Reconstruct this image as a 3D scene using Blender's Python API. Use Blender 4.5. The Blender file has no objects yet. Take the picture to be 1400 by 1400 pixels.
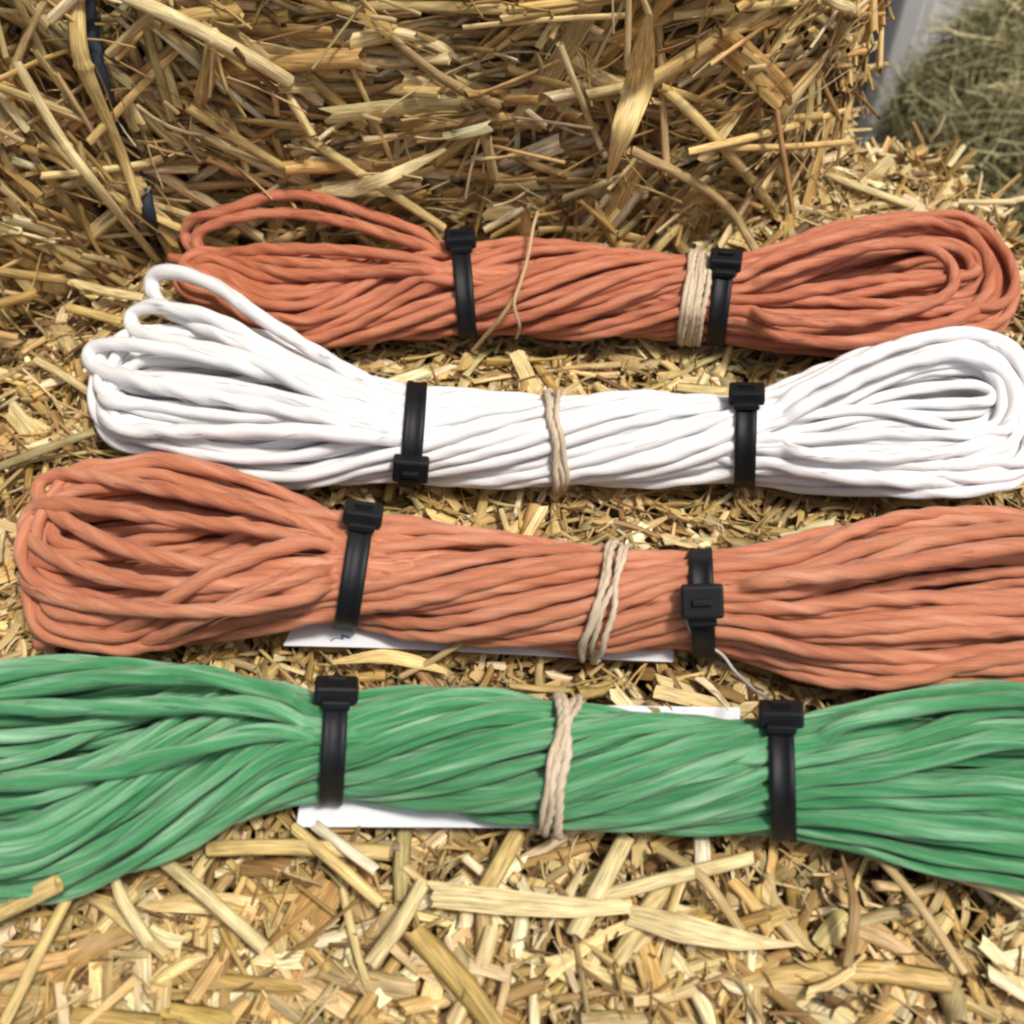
import bpy, math, random
import numpy as np
from mathutils import Vector, noise as mnoise

rng = np.random.default_rng(7)
random.seed(7)
scene = bpy.context.scene
COL = scene.collection
PI = math.pi

# ------------------------------------------------------------------ camera model
THETA = math.radians(52.0)
FPX = 1500.0
CAMH = 0.369
FWD = np.array([0, math.cos(THETA), -math.sin(THETA)])
UPV = np.array([0, math.sin(THETA), math.cos(THETA)])
CAM = np.array([0.0, 0.0, CAMH])

def ray(px, py):
    return FWD + np.array([1.0, 0, 0]) * ((px - 700) / FPX) - UPV * ((py - 700) / FPX)

def at(px, py, z=0.0):
    """world point of height z seen at that place of the photograph"""
    d = ray(px, py)
    t = (z - CAMH) / d[2]
    return CAM + d * t

def at_y(px, py, y):
    """world point on the vertical plane of depth y"""
    d = ray(px, py)
    return CAM + d * (y / d[1])

# ------------------------------------------------------------------ object helpers
def tag(o, label=None, cat=None, group=None, kind=None):
    if label: o['label'] = label
    if cat: o['category'] = cat
    if group: o['group'] = group
    if kind: o['kind'] = kind
    return o

def empty(name, loc):
    o = bpy.data.objects.new(name, None)
    o.empty_display_size = 0.02
    o.location = tuple(float(v) for v in loc)
    COL.objects.link(o)
    return o

def root_loc(o):
    v = Vector((0, 0, 0))
    while o is not None:
        v = v + o.location
        o = o.parent
    return np.array(v)

def mesh_obj(name, V, F, mat, parent=None, attrs=None, smooth=True, origin=None):
    """V (n,3); F (m,4) int array or list of polygons"""
    V = np.asarray(V, dtype=np.float64)
    me = bpy.data.meshes.new(name)
    if parent is not None:
        off = root_loc(parent)
    elif origin is not None:
        off = np.asarray(origin, dtype=float)
    else:
        off = np.zeros(3)
    Vl = (V - off).astype(np.float32)
    if isinstance(F, np.ndarray):
        m, k = F.shape
        me.vertices.add(len(Vl)); me.vertices.foreach_set('co', Vl.ravel())
        me.loops.add(m * k); me.loops.foreach_set('vertex_index', F.astype(np.int32).ravel())
        me.polygons.add(m)
        me.polygons.foreach_set('loop_start', np.arange(0, m * k, k, dtype=np.int32))
        me.update(calc_edges=True)
    else:
        me.from_pydata([tuple(map(float, v)) for v in Vl], [], [tuple(f) for f in F])
        me.update()
    if smooth:
        me.polygons.foreach_set('use_smooth', np.ones(len(me.polygons), dtype=bool))
    if attrs:
        for an, (typ, data) in attrs.items():
            a = me.attributes.new(an, typ, 'POINT')
            if typ == 'FLOAT_COLOR':
                d = np.ones((len(V), 4), dtype=np.float32); d[:, :3] = data
                a.data.foreach_set('color', d.ravel())
            else:
                a.data.foreach_set('vector', np.asarray(data, dtype=np.float32).ravel())
    me.materials.append(mat)
    o = bpy.data.objects.new(name, me)
    COL.objects.link(o)
    if parent is not None:
        o.parent = parent
    elif origin is not None:
        o.location = tuple(float(v) for v in origin)
    return o

def bevel_box(name, cx, ax, size, mat, parent, bevel=0.001, attrs=None, origin=None):
    """box at cx with axes ax (3x3 rows) and full sizes, bevelled by a modifier"""
    V = []
    for sx in (-1, 1):
        for sy in (-1, 1):
            for sz in (-1, 1):
                V.append(cx + ax[0] * sx * size[0] / 2 + ax[1] * sy * size[1] / 2 + ax[2] * sz * size[2] / 2)
    F = [(0, 1, 3, 2), (4, 6, 7, 5), (0, 4, 5, 1), (2, 3, 7, 6), (0, 2, 6, 4), (1, 5, 7, 3)]
    o = mesh_obj(name, V, F, mat, parent, smooth=False, origin=origin)
    if bevel:
        b = o.modifiers.new('Bevel', 'BEVEL'); b.width = bevel; b.segments = 2
        b.limit_method = 'NONE'
    return o

# ------------------------------------------------------------------ materials
def new_mat(name):
    m = bpy.data.materials.new(name); m.use_nodes = True
    nt = m.node_tree
    return m, nt, nt.nodes['Principled BSDF']

def nd(nt, typ, **kw):
    n = nt.nodes.new(typ)
    for k, v in kw.items(): setattr(n, k, v)
    return n

def mat_straw(name, rough=0.5, streak=0.5, spot=True, transl=0.0):
    m, nt, b = new_mat(name)
    L = nt.links.new
    at_c = nd(nt, 'ShaderNodeAttribute'); at_c.attribute_name = 'tint'
    at_s = nd(nt, 'ShaderNodeAttribute'); at_s.attribute_name = 'sc'
    mp = nd(nt, 'ShaderNodeMapping'); mp.inputs['Scale'].default_value = (3.0, 3.0, 60.0)
    L(at_s.outputs['Vector'], mp.inputs['Vector'])
    n1 = nd(nt, 'ShaderNodeTexNoise'); n1.inputs['Scale'].default_value = 1.6; n1.inputs['Detail'].default_value = 3
    L(mp.outputs['Vector'], n1.inputs['Vector'])
    mr = nd(nt, 'ShaderNodeMapRange'); mr.inputs['From Min'].default_value = 0.3; mr.inputs['From Max'].default_value = 0.7
    mr.inputs['To Min'].default_value = 1 - streak; mr.inputs['To Max'].default_value = 1 + streak * 0.7
    L(n1.outputs['Fac'], mr.inputs['Value'])
    # blotches of weathering along the stalk
    mp2 = nd(nt, 'ShaderNodeMapping'); mp2.inputs['Scale'].default_value = (0.5, 0.5, 90.0)
    L(at_s.outputs['Vector'], mp2.inputs['Vector'])
    n2 = nd(nt, 'ShaderNodeTexNoise'); n2.inputs['Scale'].default_value = 1.0; n2.inputs['Detail'].default_value = 4
    L(mp2.outputs['Vector'], n2.inputs['Vector'])
    mr2 = nd(nt, 'ShaderNodeMapRange'); mr2.inputs['From Min'].default_value = 0.52; mr2.inputs['From Max'].default_value = 0.72
    mr2.inputs['To Min'].default_value = 0; mr2.inputs['To Max'].default_value = 0.45
    L(n2.outputs['Fac'], mr2.inputs['Value'])
    mul = nd(nt, 'ShaderNodeMix', data_type='RGBA', blend_type='MULTIPLY'); mul.inputs['Factor'].default_value = 1
    L(at_c.outputs['Color'], mul.inputs['A']); L(mr.outputs['Result'], mul.inputs['B'])
    mx = nd(nt, 'ShaderNodeMix', data_type='RGBA', blend_type='MULTIPLY')
    L(mr2.outputs['Result'], mx.inputs['Factor']); L(mul.outputs['Result'], mx.inputs['A'])
    mx.inputs['B'].default_value = (0.5, 0.38, 0.26, 1)
    L(mx.outputs['Result'], b.inputs['Base Color'])
    b.inputs['Roughness'].default_value = rough
    b.inputs['Specular IOR Level'].default_value = 0.35
    bp = nd(nt, 'ShaderNodeBump'); bp.inputs['Strength'].default_value = 0.5; bp.inputs['Distance'].default_value = 0.0004
    L(n1.outputs['Fac'], bp.inputs['Height']); L(bp.outputs['Normal'], b.inputs['Normal'])
    return m

def mat_twine(name, c_dark, c_mid, c_light, rough=0.5, fib=0.6, spec=0.4, sheen=0.0, bumpd=0.0006):
    m, nt, b = new_mat(name)
    L = nt.links.new
    at_s = nd(nt, 'ShaderNodeAttribute'); at_s.attribute_name = 'sc'
    mp = nd(nt, 'ShaderNodeMapping'); mp.inputs['Scale'].default_value = (6.5, 6.5, 15.0)
    L(at_s.outputs['Vector'], mp.inputs['Vector'])
    n1 = nd(nt, 'ShaderNodeTexNoise'); n1.inputs['Scale'].default_value = 1.5; n1.inputs['Detail'].default_value = 4
    n1.inputs['Roughness'].default_value = 0.65
    L(mp.outputs['Vector'], n1.inputs['Vector'])
    mp2 = nd(nt, 'ShaderNodeMapping'); mp2.inputs['Scale'].default_value = (0.6, 0.6, 22.0)
    L(at_s.outputs['Vector'], mp2.inputs['Vector'])
    n2 = nd(nt, 'ShaderNodeTexNoise'); n2.inputs['Scale'].default_value = 1.0; n2.inputs['Detail'].default_value = 2
    L(mp2.outputs['Vector'], n2.inputs['Vector'])
    ad = nd(nt, 'ShaderNodeMath', operation='MULTIPLY_ADD'); ad.inputs[1].default_value = fib
    sc = nd(nt, 'ShaderNodeMath', operation='MULTIPLY'); sc.inputs[1].default_value = 1 - fib
    L(n2.outputs['Fac'], sc.inputs[0]); L(n1.outputs['Fac'], ad.inputs[0]); L(sc.outputs[0], ad.inputs[2])
    cr = nd(nt, 'ShaderNodeValToRGB')
    e = cr.color_ramp.elements
    e[0].position = 0.34; e[0].color = (*c_dark, 1)
    e[1].position = 0.68; e[1].color = (*c_light, 1)
    k = cr.color_ramp.elements.new(0.5); k.color = (*c_mid, 1)
    L(ad.outputs[0], cr.inputs['Fac']); L(cr.outputs['Color'], b.inputs['Base Color'])
    b.inputs['Roughness'].default_value = rough
    b.inputs['Specular IOR Level'].default_value = spec
    if sheen:
        b.inputs['Sheen Weight'].default_value = sheen
        b.inputs['Sheen Roughness'].default_value = 0.4
    bp = nd(nt, 'ShaderNodeBump'); bp.inputs['Strength'].default_value = 0.7; bp.inputs['Distance'].default_value = bumpd
    L(n1.outputs['Fac'], bp.inputs['Height']); L(bp.outputs['Normal'], b.inputs['Normal'])
    return m

def mat_plain(name, col, rough=0.5, spec=0.5, nscale=0, namp=0.0, bump=0.0):
    m, nt, b = new_mat(name)
    L = nt.links.new
    b.inputs['Base Color'].default_value = (*col, 1)
    b.inputs['Roughness'].default_value = rough
    b.inputs['Specular IOR Level'].default_value = spec
    if nscale:
        tc = nd(nt, 'ShaderNodeTexCoord')
        n = nd(nt, 'ShaderNodeTexNoise'); n.inputs['Scale'].default_value = nscale; n.inputs['Detail'].default_value = 5
        L(tc.outputs['Object'], n.inputs['Vector'])
        mr = nd(nt, 'ShaderNodeMapRange'); mr.inputs['From Min'].default_value = 0.3; mr.inputs['From Max'].default_value = 0.7
        mr.inputs['To Min'].default_value = 1 - namp; mr.inputs['To Max'].default_value = 1 + namp
        L(n.outputs['Fac'], mr.inputs['Value'])
        mx = nd(nt, 'ShaderNodeMix', data_type='RGBA', blend_type='MULTIPLY'); mx.inputs['Factor'].default_value = 1
        mx.inputs['A'].default_value = (*col, 1); L(mr.outputs['Result'], mx.inputs['B'])
        L(mx.outputs['Result'], b.inputs['Base Color'])
        if bump:
            bp = nd(nt, 'ShaderNodeBump'); bp.inputs['Strength'].default_value = 0.6; bp.inputs['Distance'].default_value = bump
            L(n.outputs['Fac'], bp.inputs['Height']); L(bp.outputs['Normal'], b.inputs['Normal'])
    return m

M_STRAW = mat_straw('straw')
M_HAY = mat_straw('hay', rough=0.7, streak=0.2)
M_CORE = mat_plain('bale_core', (0.07, 0.048, 0.024), 0.9, 0.1, 160, 0.5, 0.004)  # colour darkened to paint deep shade into the gaps between stalks
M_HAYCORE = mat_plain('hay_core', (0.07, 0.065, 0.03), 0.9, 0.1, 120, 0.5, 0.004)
M_ORANGE = mat_twine('orange_twine', (0.33, 0.088, 0.040), (0.53, 0.168, 0.080), (0.70, 0.32, 0.19), 0.44, 0.6, 0.45, 0.15)
M_ORANGE2 = mat_twine('pale_orange_twine', (0.37, 0.110, 0.050), (0.55, 0.198, 0.098), (0.72, 0.37, 0.23), 0.44, 0.6, 0.45, 0.15)
M_WHITE = mat_twine('white_twine', (0.74, 0.74, 0.74), (0.81, 0.81, 0.81), (0.86, 0.86, 0.86), 0.6, 0.6, 0.3, 0.1, 0.0004)
M_GREEN = mat_twine('green_twine', (0.014, 0.16, 0.048), (0.058, 0.33, 0.118), (0.42, 0.72, 0.47), 0.34, 0.5, 0.6, 0.25, 0.0011)  # dark and mint ends put crevice shade and highlights into the colour
M_JUTE = mat_twine('natural_twine', (0.50, 0.38, 0.24), (0.68, 0.56, 0.40), (0.80, 0.71, 0.56), 0.75, 0.6, 0.2)
M_NYLON = mat_plain('black_nylon', (0.006, 0.007, 0.009), 0.55, 0.3, 300, 0.2, 0.0001)
M_CARD = mat_plain('white_card', (0.74, 0.76, 0.80), 0.55, 0.4, 60, 0.04)
M_INK = mat_plain('blue_ink', (0.10, 0.16, 0.35), 0.5, 0.3)
M_BLUETW = mat_twine('dark_blue_twine', (0.010, 0.014, 0.022), (0.018, 0.026, 0.042), (0.04, 0.055, 0.08), 0.55)
M_GROUND = mat_plain('yard_ground', (0.20, 0.19, 0.17), 0.9, 0.2, 12, 0.25, 0.004)
M_WALL = mat_plain('wall_paint', (0.86, 0.87, 0.87), 0.55, 0.3, 3, 0.08)
M_POST = mat_plain('post_paint', (0.88, 0.88, 0.87), 0.5, 0.4, 5, 0.06)
M_DARKP = mat_plain('dark_panel', (0.34, 0.36, 0.38), 0.6, 0.3, 5, 0.1)

# ------------------------------------------------------------------ straw geometry, many pieces in one mesh
def unit(v):
    return v / np.maximum(np.linalg.norm(v, axis=-1, keepdims=True), 1e-12)

class Bits:
    """collects batches of stalk pieces"""
    def __init__(s): s.V = []; s.F = []; s.T = []; s.S = []; s.n = 0
    def add(s, C, D, N, Lh, W, flat, bend, side, twist, tint, closed=True, rings=5, K=6, arc=2.4, taper=0.0, rag=0.15):
        n = len(C)
        if n == 0: return
        D = unit(D); S = unit(np.cross(D, N)); U = np.cross(S, D)
        t = np.linspace(-0.5, 0.5, rings)[None, :, None]
        if closed:
            ang = np.linspace(0, 2 * PI, K, endpoint=False)
            ca = np.cos(ang); sa = np.sin(ang)
        else:
            ang = np.linspace(-arc / 2, arc / 2, K)
            ca = np.sin(ang) / math.sin(min(arc / 2, PI / 2)); sa = np.cos(ang) - math.cos(arc / 2)
        tt = t[:, :, 0]
        axis = C[:, None, :] + D[:, None, :] * (tt[..., None] * Lh[:, None, None]) \
             + U[:, None, :] * ((tt ** 2 - 0.08)[..., None] * (bend * Lh)[:, None, None]) \
             + S[:, None, :] * ((tt ** 2 - 0.08)[..., None] * (side * Lh)[:, None, None])
        wid = W[:, None] / 2 * (1 - np.reshape(taper, (-1, 1)) * np.clip(tt + 0.5, 0, 1) ** 1.5 * 0.95)     # tapers to +t
        a = (twist[:, None] * tt)
        x = ca[None, None, :] * wid[..., None]
        y = sa[None, None, :] * wid[..., None] * flat[:, None, None]
        cx = x * np.cos(a)[..., None] - y * np.sin(a)[..., None]
        cy = x * np.sin(a)[..., None] + y * np.cos(a)[..., None]
        P = axis[:, :, None, :] + S[:, None, None, :] * cx[..., None] + U[:, None, None, :] * cy[..., None]
        # ragged cut ends
        r = rng.normal(0, 1, (n, 2, K)) * (W * rag * rng.uniform(0.3, 2.2, n))[:, None, None]
        P[:, 0] += D[:, None, :] * r[:, 0, :, None]
        P[:, -1] += D[:, None, :] * r[:, 1, :, None]
        base = s.n + np.arange(n)[:, None, None] * (rings * K)
        i = np.arange(rings - 1)[None, :, None] * K
        if closed:
            j = np.arange(K)[None, None, :]; j2 = (j + 1) % K
        else:
            j = np.arange(K - 1)[None, None, :]; j2 = j + 1
        F = np.stack([base + i + j, base + i + j2, base + i + K + j2, base + i + K + j], -1).reshape(-1, 4)
        V = P.reshape(-1, 3)
        sc = np.zeros((n, rings, K, 3))
        off = rng.random((n, 3)) * 40
        if closed:
            sc[..., 0] = np.cos(ang)[None, None, :] + off[:, 0][:, None, None]
            sc[..., 1] = np.sin(ang)[None, None, :] + off[:, 1][:, None, None]
        else:
            sc[..., 0] = np.linspace(-1.4, 1.4, K)[None, None, :] + off[:, 0][:, None, None]
            sc[..., 1] = off[:, 1][:, None, None]
        sc[..., 2] = (tt * Lh[:, None])[..., None] + off[:, 2][:, None, None]
        s.V.append(V); s.F.append(F); s.n += len(V)
        s.T.append(np.repeat(tint, rings * K, axis=0)); s.S.append(sc.reshape(-1, 3))
    def path(s, pts, W, flat, tint, closed=True, K=8, widths=None, knots=(), up=(0, -0.5, 0.85), rag=0.1, res=4):
        """one stalk along a curved path"""
        pts = np.asarray(pts, float)
        P = catmull(pts, res * 4)
        n = len(P)
        T = unit(np.gradient(P, axis=0))
        N = np.asarray(up, float)
        S = unit(np.cross(T, N[None, :])); U = np.cross(S, T)
        u = np.linspace(0, 1, n)
        w = np.full(n, W / 2) if widths is None else np.interp(u, np.linspace(0, 1, len(widths)), widths) * W / 2
        for kn in knots: w = w * (1 + 0.35 * np.exp(-((u - kn) / 0.012) ** 2))
        if closed:
            ang = np.linspace(0, 2 * PI, K, endpoint=False); ca, sa = np.cos(ang), np.sin(ang)
        else:
            ang = np.linspace(-1.1, 1.1, K); ca, sa = np.sin(ang) / math.sin(1.1), np.cos(ang) - 0.7
        V = P[:, None, :] + S[:, None, :] * (ca[None, :, None] * w[:, None, None]) + U[:, None, :] * (sa[None, :, None] * w[:, None, None] * flat)
        rr = rng.normal(0, 1, (2, K)) * W * rag
        V[0] += T[0] * rr[0][:, None]; V[-1] += T[-1] * rr[1][:, None]
        j = np.arange(K if closed else K - 1)[None, :]; j2 = (j + 1) % K
        i = np.arange(n - 1)[:, None] * K + s.n
        F = np.stack([i + j, i + j2, i + K + j2, i + K + j], -1).reshape(-1, 4)
        ln = np.concatenate([[0], np.cumsum(np.linalg.norm(np.diff(P, axis=0), axis=1))])
        sc = np.zeros((n, K, 3)); off = rng.random(3) * 40
        sc[..., 0] = (np.cos(ang) if closed else np.linspace(-1.4, 1.4, K))[None, :] + off[0]
        sc[..., 1] = (np.sin(ang) if closed else 0 * ang)[None, :] + off[1]
        sc[..., 2] = ln[:, None] + off[2]
        s.V.append(V.reshape(-1, 3)); s.F.append(F); s.n += n * K
        s.T.append(np.tile(np.asarray(tint, float), (n * K, 1))); s.S.append(sc.reshape(-1, 3))
    def build(s, name, mat, parent=None, origin=None):
        V = np.concatenate(s.V); F = np.concatenate(s.F)
        return mesh_obj(name, V, F, mat, parent, {'tint': ('FLOAT_COLOR', np.concatenate(s.T)), 'sc': ('FLOAT_VECTOR', np.concatenate(s.S))}, True, origin)

def catmull(P, res=8):
    P = np.asarray(P, float)
    if len(P) == 2:
        t = np.linspace(0, 1, res + 1)[:, None]
        return P[0] * (1 - t) + P[1] * t
    Q = np.vstack([2 * P[0] - P[1], P, 2 * P[-1] - P[-2]])
    out = []
    for i in range(1, len(Q) - 2):
        p0, p1, p2, p3 = Q[i - 1], Q[i], Q[i + 1], Q[i + 2]
        for k in range(res):
            t = k / res
            out.append(0.5 * ((2 * p1) + (-p0 + p2) * t + (2 * p0 - 5 * p1 + 4 * p2 - p3) * t * t + (-p0 + 3 * p1 - 3 * p2 + p3) * t ** 3))
    out.append(P[-1])
    return np.array(out)

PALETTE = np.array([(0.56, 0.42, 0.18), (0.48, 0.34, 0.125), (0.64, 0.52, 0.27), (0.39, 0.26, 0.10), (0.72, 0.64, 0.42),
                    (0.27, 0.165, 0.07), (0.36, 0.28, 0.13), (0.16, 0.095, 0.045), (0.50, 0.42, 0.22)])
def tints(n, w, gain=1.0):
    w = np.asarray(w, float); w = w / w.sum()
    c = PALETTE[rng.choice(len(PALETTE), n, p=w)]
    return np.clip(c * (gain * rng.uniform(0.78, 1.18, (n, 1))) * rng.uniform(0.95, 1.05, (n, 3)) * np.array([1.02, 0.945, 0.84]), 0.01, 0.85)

# ------------------------------------------------------------------ hanks of twine
def smooth_interp(xs, ys, x, k=18.0):
    g = np.linspace(-2, 2, 9)
    w = np.exp(-g * g); w /= w.sum()
    return sum(wi * np.interp(x + gi * k, xs, ys) for wi, gi in zip(w, g))

class Hank:
    def __init__(s, top, bot, hz, tips, arcs, necks, r, n, twist, opens, spreads, seed, twx, tipj=0.07):
        s.tipj = tipj
        s.top = np.array(top, float); s.bot = np.array(bot, float); s.hzp = np.array(hz, float)
        s.tips, s.arcs, s.necks, s.r, s.n = tips, arcs, necks, r, n
        s.twist, s.opens, s.spreads, s.twx = twist, opens, spreads, twx
        s.rng = np.random.default_rng(seed)
        # profile table over photo columns -> world X, Yc, hy, hz
        xs = np.arange(arcs[0] - 5, arcs[1] + 6, 4.0)
        rows = []
        for px in xs:
            yt = float(smooth_interp(s.top[:, 0], s.top[:, 1], px)); yb = float(smooth_interp(s.bot[:, 0], s.bot[:, 1], px))
            hz_ = float(smooth_interp(s.hzp[:, 0], s.hzp[:, 1], px, 30)) * 0.001
            c = (yt + yb) / 2; S = (yb - yt) / 2
            P = at(px, c, hz_)
            d = ray(px, c); depth = np.dot(P - CAM, FWD)
            al = math.atan2(-d[2], math.hypot(d[0], d[1]))
            Sm = S * depth / FPX
            hy = math.sqrt(max(Sm ** 2 - (hz_ * math.cos(al)) ** 2, (0.35 * Sm) ** 2)) / math.sin(al)
            rows.append((P[0], P[1], hy, hz_, px))
        s.tab = np.array(rows)
    def prof(s, X):
        T = s.tab
        return (np.interp(X, T[:, 0], T[:, 1]), np.interp(X, T[:, 0], T[:, 2]), np.interp(X, T[:, 0], T[:, 3]))
    def X_of(s, px):
        return float(np.interp(px, s.tab[:, 4], s.tab[:, 0])) if s.tab[0, 4] <= px <= s.tab[-1, 4] else at(px, (np.interp(px, s.top[:, 0], s.top[:, 1]) + np.interp(px, s.bot[:, 0], s.bot[:, 1])) / 2, 0.015)[0]
    def generate(s, extras=()):
        R = s.rng; n = s.n
        # packed disc
        k = np.arange(n)
        rad = np.sqrt((k + 0.5) / n); an = k * 2.39996 + R.normal(0, 0.12, n)
        p = np.stack([rad * np.cos(an), rad * np.sin(an)], 1)
        XL, XR = s.X_of(s.arcs[0]), s.X_of(s.arcs[1])
        NL, NR = s.X_of(s.necks[0]), s.X_of(s.necks[1])
        tx = [s.X_of(a) for a, _ in s.twx]; tv = [math.radians(b) for _, b in s.twx]
        def rot(q, ph):
            c, si = np.cos(ph), np.sin(ph)
            return np.stack([q[..., 0] * c - q[..., 1] * si, q[..., 0] * si + q[..., 1] * c], -1)
        ends = []
        for e in (0, 1):
            q = rot(p, -tv[0] if e == 0 else -tv[-1])
            order = np.argsort(-q[:, 0] + R.normal(0, 0.10, n))
            up, lo = order[:n // 2], order[n // 2:][::-1]
            partner = np.zeros(n, int); rho = np.zeros(n); bb = q[:, 1].copy()
            m = n // 2
            for i in range(m):
                a_, b_ = up[i], lo[i]
                partner[a_] = b_; partner[b_] = a_
                rh = 1 - (i + 0.3) / m
                rho[a_] = rho[b_] = np.clip(rh + R.normal(0, 0.07), 0.02, 1.0)
            sgn = np.zeros(n); sgn[up] = 1; sgn[lo] = -1
            aop = s.opens[e]
            tgt = sgn * (aop + (1 - aop) * rho ** 0.8)
            bt = np.clip(bb * 0.75 + R.normal(0, 0.30, n), -0.9, 0.9)
            tipj = R.normal(0, 1, n)
            for i in range(m): tipj[lo[i]] = tipj[up[i]]
            ends.append(dict(partner=partner, rho=rho, tgt=tgt, bt=bt, tipj=tipj, sgn=sgn))
        Xs = np.arange(XL, XR, 0.0025)
        phase = R.random((n, 4)) * 6.28
        def pass_pts(i):
            X = Xs
            ph = -np.interp(X, tx, tv)
            q = rot(p[i][None, :], ph)
            a = q[:, 0] + 0.035 * np.sin(X * 20 + phase[i, 0]) + 0.012 * np.sin(X * 80 + phase[i, 1])
            b = q[:, 1] + 0.035 * np.sin(X * 18 + phase[i, 2]) + 0.012 * np.sin(X * 75 + phase[i, 3])
            for e, (N_, A_) in enumerate(((NL, XL), (NR, XR))):
                w = np.clip((X - N_) / (A_ - N_), 0, 1); w = w * w * (3 - 2 * w)
                a = a * (1 - w) + ends[e]['tgt'][i] * w
                b = b * (1 - w) + ends[e]['bt'][i] * w
            yc, hy, hz = s.prof(X)
            rr = s.r
            return np.stack([X, yc + a * (hy - rr), hz + b * (hz - rr)], 1)
        def arc_pts(i, j, e):
            E = ends[e]
            XA = XL if e == 0 else XR
            yc, hy, hz = s.prof(np.array([XA])); yc, hy, hz = yc[0], hy[0], hz[0]
            XT = s.X_of(s.tips[e])
            sp = s.spreads[e]
            rho = E['rho'][i]
            ln = (XT - XA) * max(0.3, (1 - sp * (1 - rho)) * (1 + s.tipj * E['tipj'][i] - s.tipj))
            yi, yj = yc + E['tgt'][i] * (hy - s.r), yc + E['tgt'][j] * (hy - s.r)
            zi, zj = hz + E['bt'][i] * (hz - s.r), hz + E['bt'][j] * (hz - s.r)
            t = np.linspace(0, PI, 26)[1:-1]
            w = (1 - np.cos(t)) / 2
            X = XA + ln * np.sin(t) ** 0.9
            Y = (yi + yj) / 2 + (yi - yj) / 2 * np.cos(t)
            Z = zi * (1 - w) + zj * w + 0.0015 * np.sin(t) * E['tipj'][i]
            return np.stack([X, Y, Z], 1)
        passes = [pass_pts(i) for i in range(n)]
        done = set(); chains = []
        for st in range(n):
            if st in done: continue
            pts = []; cur = st; dirn = 1
            while True:
                done.add(cur)
                seg = passes[cur] if dirn == 1 else passes[cur][::-1]
                e = 1 if dirn == 1 else 0
                nx = ends[e]['partner'][cur]
                pts.append(seg); pts.append(arc_pts(cur, nx, e))
                dirn = -dirn; cur = nx
                if cur in done: break
            chains.append((np.vstack(pts), True, s.r))
        for ex in extras:
            pp = list(ex['pts']); ms = (s.necks[0] + s.necks[1]) / 2
            for e_, px0 in ((0, pp[0]), (-1, pp[-1])):
                if min(abs(px0[0] - s.necks[0]), abs(px0[0] - s.necks[1])) < 75:
                    sg = 1 if px0[0] < ms else -1
                    yc = (np.interp(px0[0] + sg * 80, s.top[:, 0], s.top[:, 1]) + np.interp(px0[0] + sg * 80, s.bot[:, 0], s.bot[:, 1])) / 2
                    sl_ = -sg * 9
                    add = [(px0[0] + sg * 45, px0[1] * 0.93 + yc * 0.07 + sl_, px0[2]), (px0[0] + sg * 100, px0[1] * 0.75 + yc * 0.25 + sl_ * 1.5, 34), (px0[0] + sg * 165, px0[1] * 0.5 + yc * 0.5 + sl_, 26), (px0[0] + sg * 215, yc, 20)]
                    pp = add[::-1] + pp if e_ == 0 else pp + add
            ex['pts'] = pp
            P = catmull(np.array([at(x, y, z * 0.001) for x, y, z in ex['pts']]), 10)
            chains.append((P, False, ex.get('r', s.r)))
        # uniform resample
        out = []
        for P, cl, rr in chains:
            out.append((resample(P, 0.0025, cl), cl, rr))
        s.chains = s.relax(out)
        return s.chains
    def relax(s, chains, iters=46):
        P = np.vstack([c[0] for c in chains]); n = len(P)
        cid = np.concatenate([np.full(len(c[0]), i) for i, c in enumerate(chains)])
        idx = np.concatenate([np.arange(len(c[0])) for c in chains]); ln = np.concatenate([np.full(len(c[0]), len(c[0])) for c in chains])
        rr = np.concatenate([np.full(len(c[0]), c[2]) for c in chains])
        closed = np.concatenate([np.full(len(c[0]), c[1]) for c in chains])
        start = np.arange(n) - idx
        nxt = np.where(closed, start + (idx + 1) % ln, np.minimum(np.arange(n) + 1, start + ln - 1))
        prv = np.where(closed, start + (idx - 1) % ln, np.maximum(np.arange(n) - 1, start))
        P0 = P.copy()
        anchor = np.where(closed, 0.03, 0.30)[:, None]
        XL, XR = s.X_of(s.arcs[0]), s.X_of(s.arcs[1])
        w = 0.0062
        NL_, NR_ = s.X_of(s.necks[0]) - 0.004, s.X_of(s.necks[1]) + 0.004
        for it in range(iters):
            dpt = np.minimum(P[:, 0] - NL_, NR_ - P[:, 0]); ghost = ~closed & (dpt > 0.042)
            b = np.floor((P[:, 0] - P[:, 0].min()) / w).astype(int)
            o = np.argsort(b, kind='stable'); bs = b[o]
            nb = bs[-1] + 1
            lo = np.searchsorted(bs, np.arange(nb + 1))
            dP = np.zeros_like(P); cnt = np.zeros(n)
            for k in range(nb):
                A = o[lo[k]:lo[k + 1]]
                B = o[lo[k]:(lo[k + 2] if k + 2 <= nb else lo[nb])]
                if len(A) == 0 or len(B) < 2: continue
                pa, pb = P[A], P[B]
                d = pa[:, None, :] - pb[None, :, :]
                q = (d * d).sum(-1)
                lim = (rr[A][:, None] + rr[B][None, :]) * 0.92
                msk = (q < lim * lim) & (q > 1e-14)
                same = cid[A][:, None] == cid[B][None, :]
                di = np.abs(idx[A][:, None] - idx[B][None, :])
                near = same & ((di <= 5) | ((ln[A][:, None] - di) <= 5))
                msk &= ~near
                msk &= ~(ghost[A][:, None] | ghost[B][None, :])
                ia, ib = np.nonzero(msk)
                if len(ia) == 0: continue
                dd = np.sqrt(q[ia, ib]); push = (lim[ia, ib] - dd) / dd * 0.5
                vec = d[ia, ib] * push[:, None]
                vec[:, 0] *= 0.2
                full = np.where(B[ib] >= 0)[0]
                np.add.at(dP, A[ia], vec); np.add.at(cnt, A[ia], 1)
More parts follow.
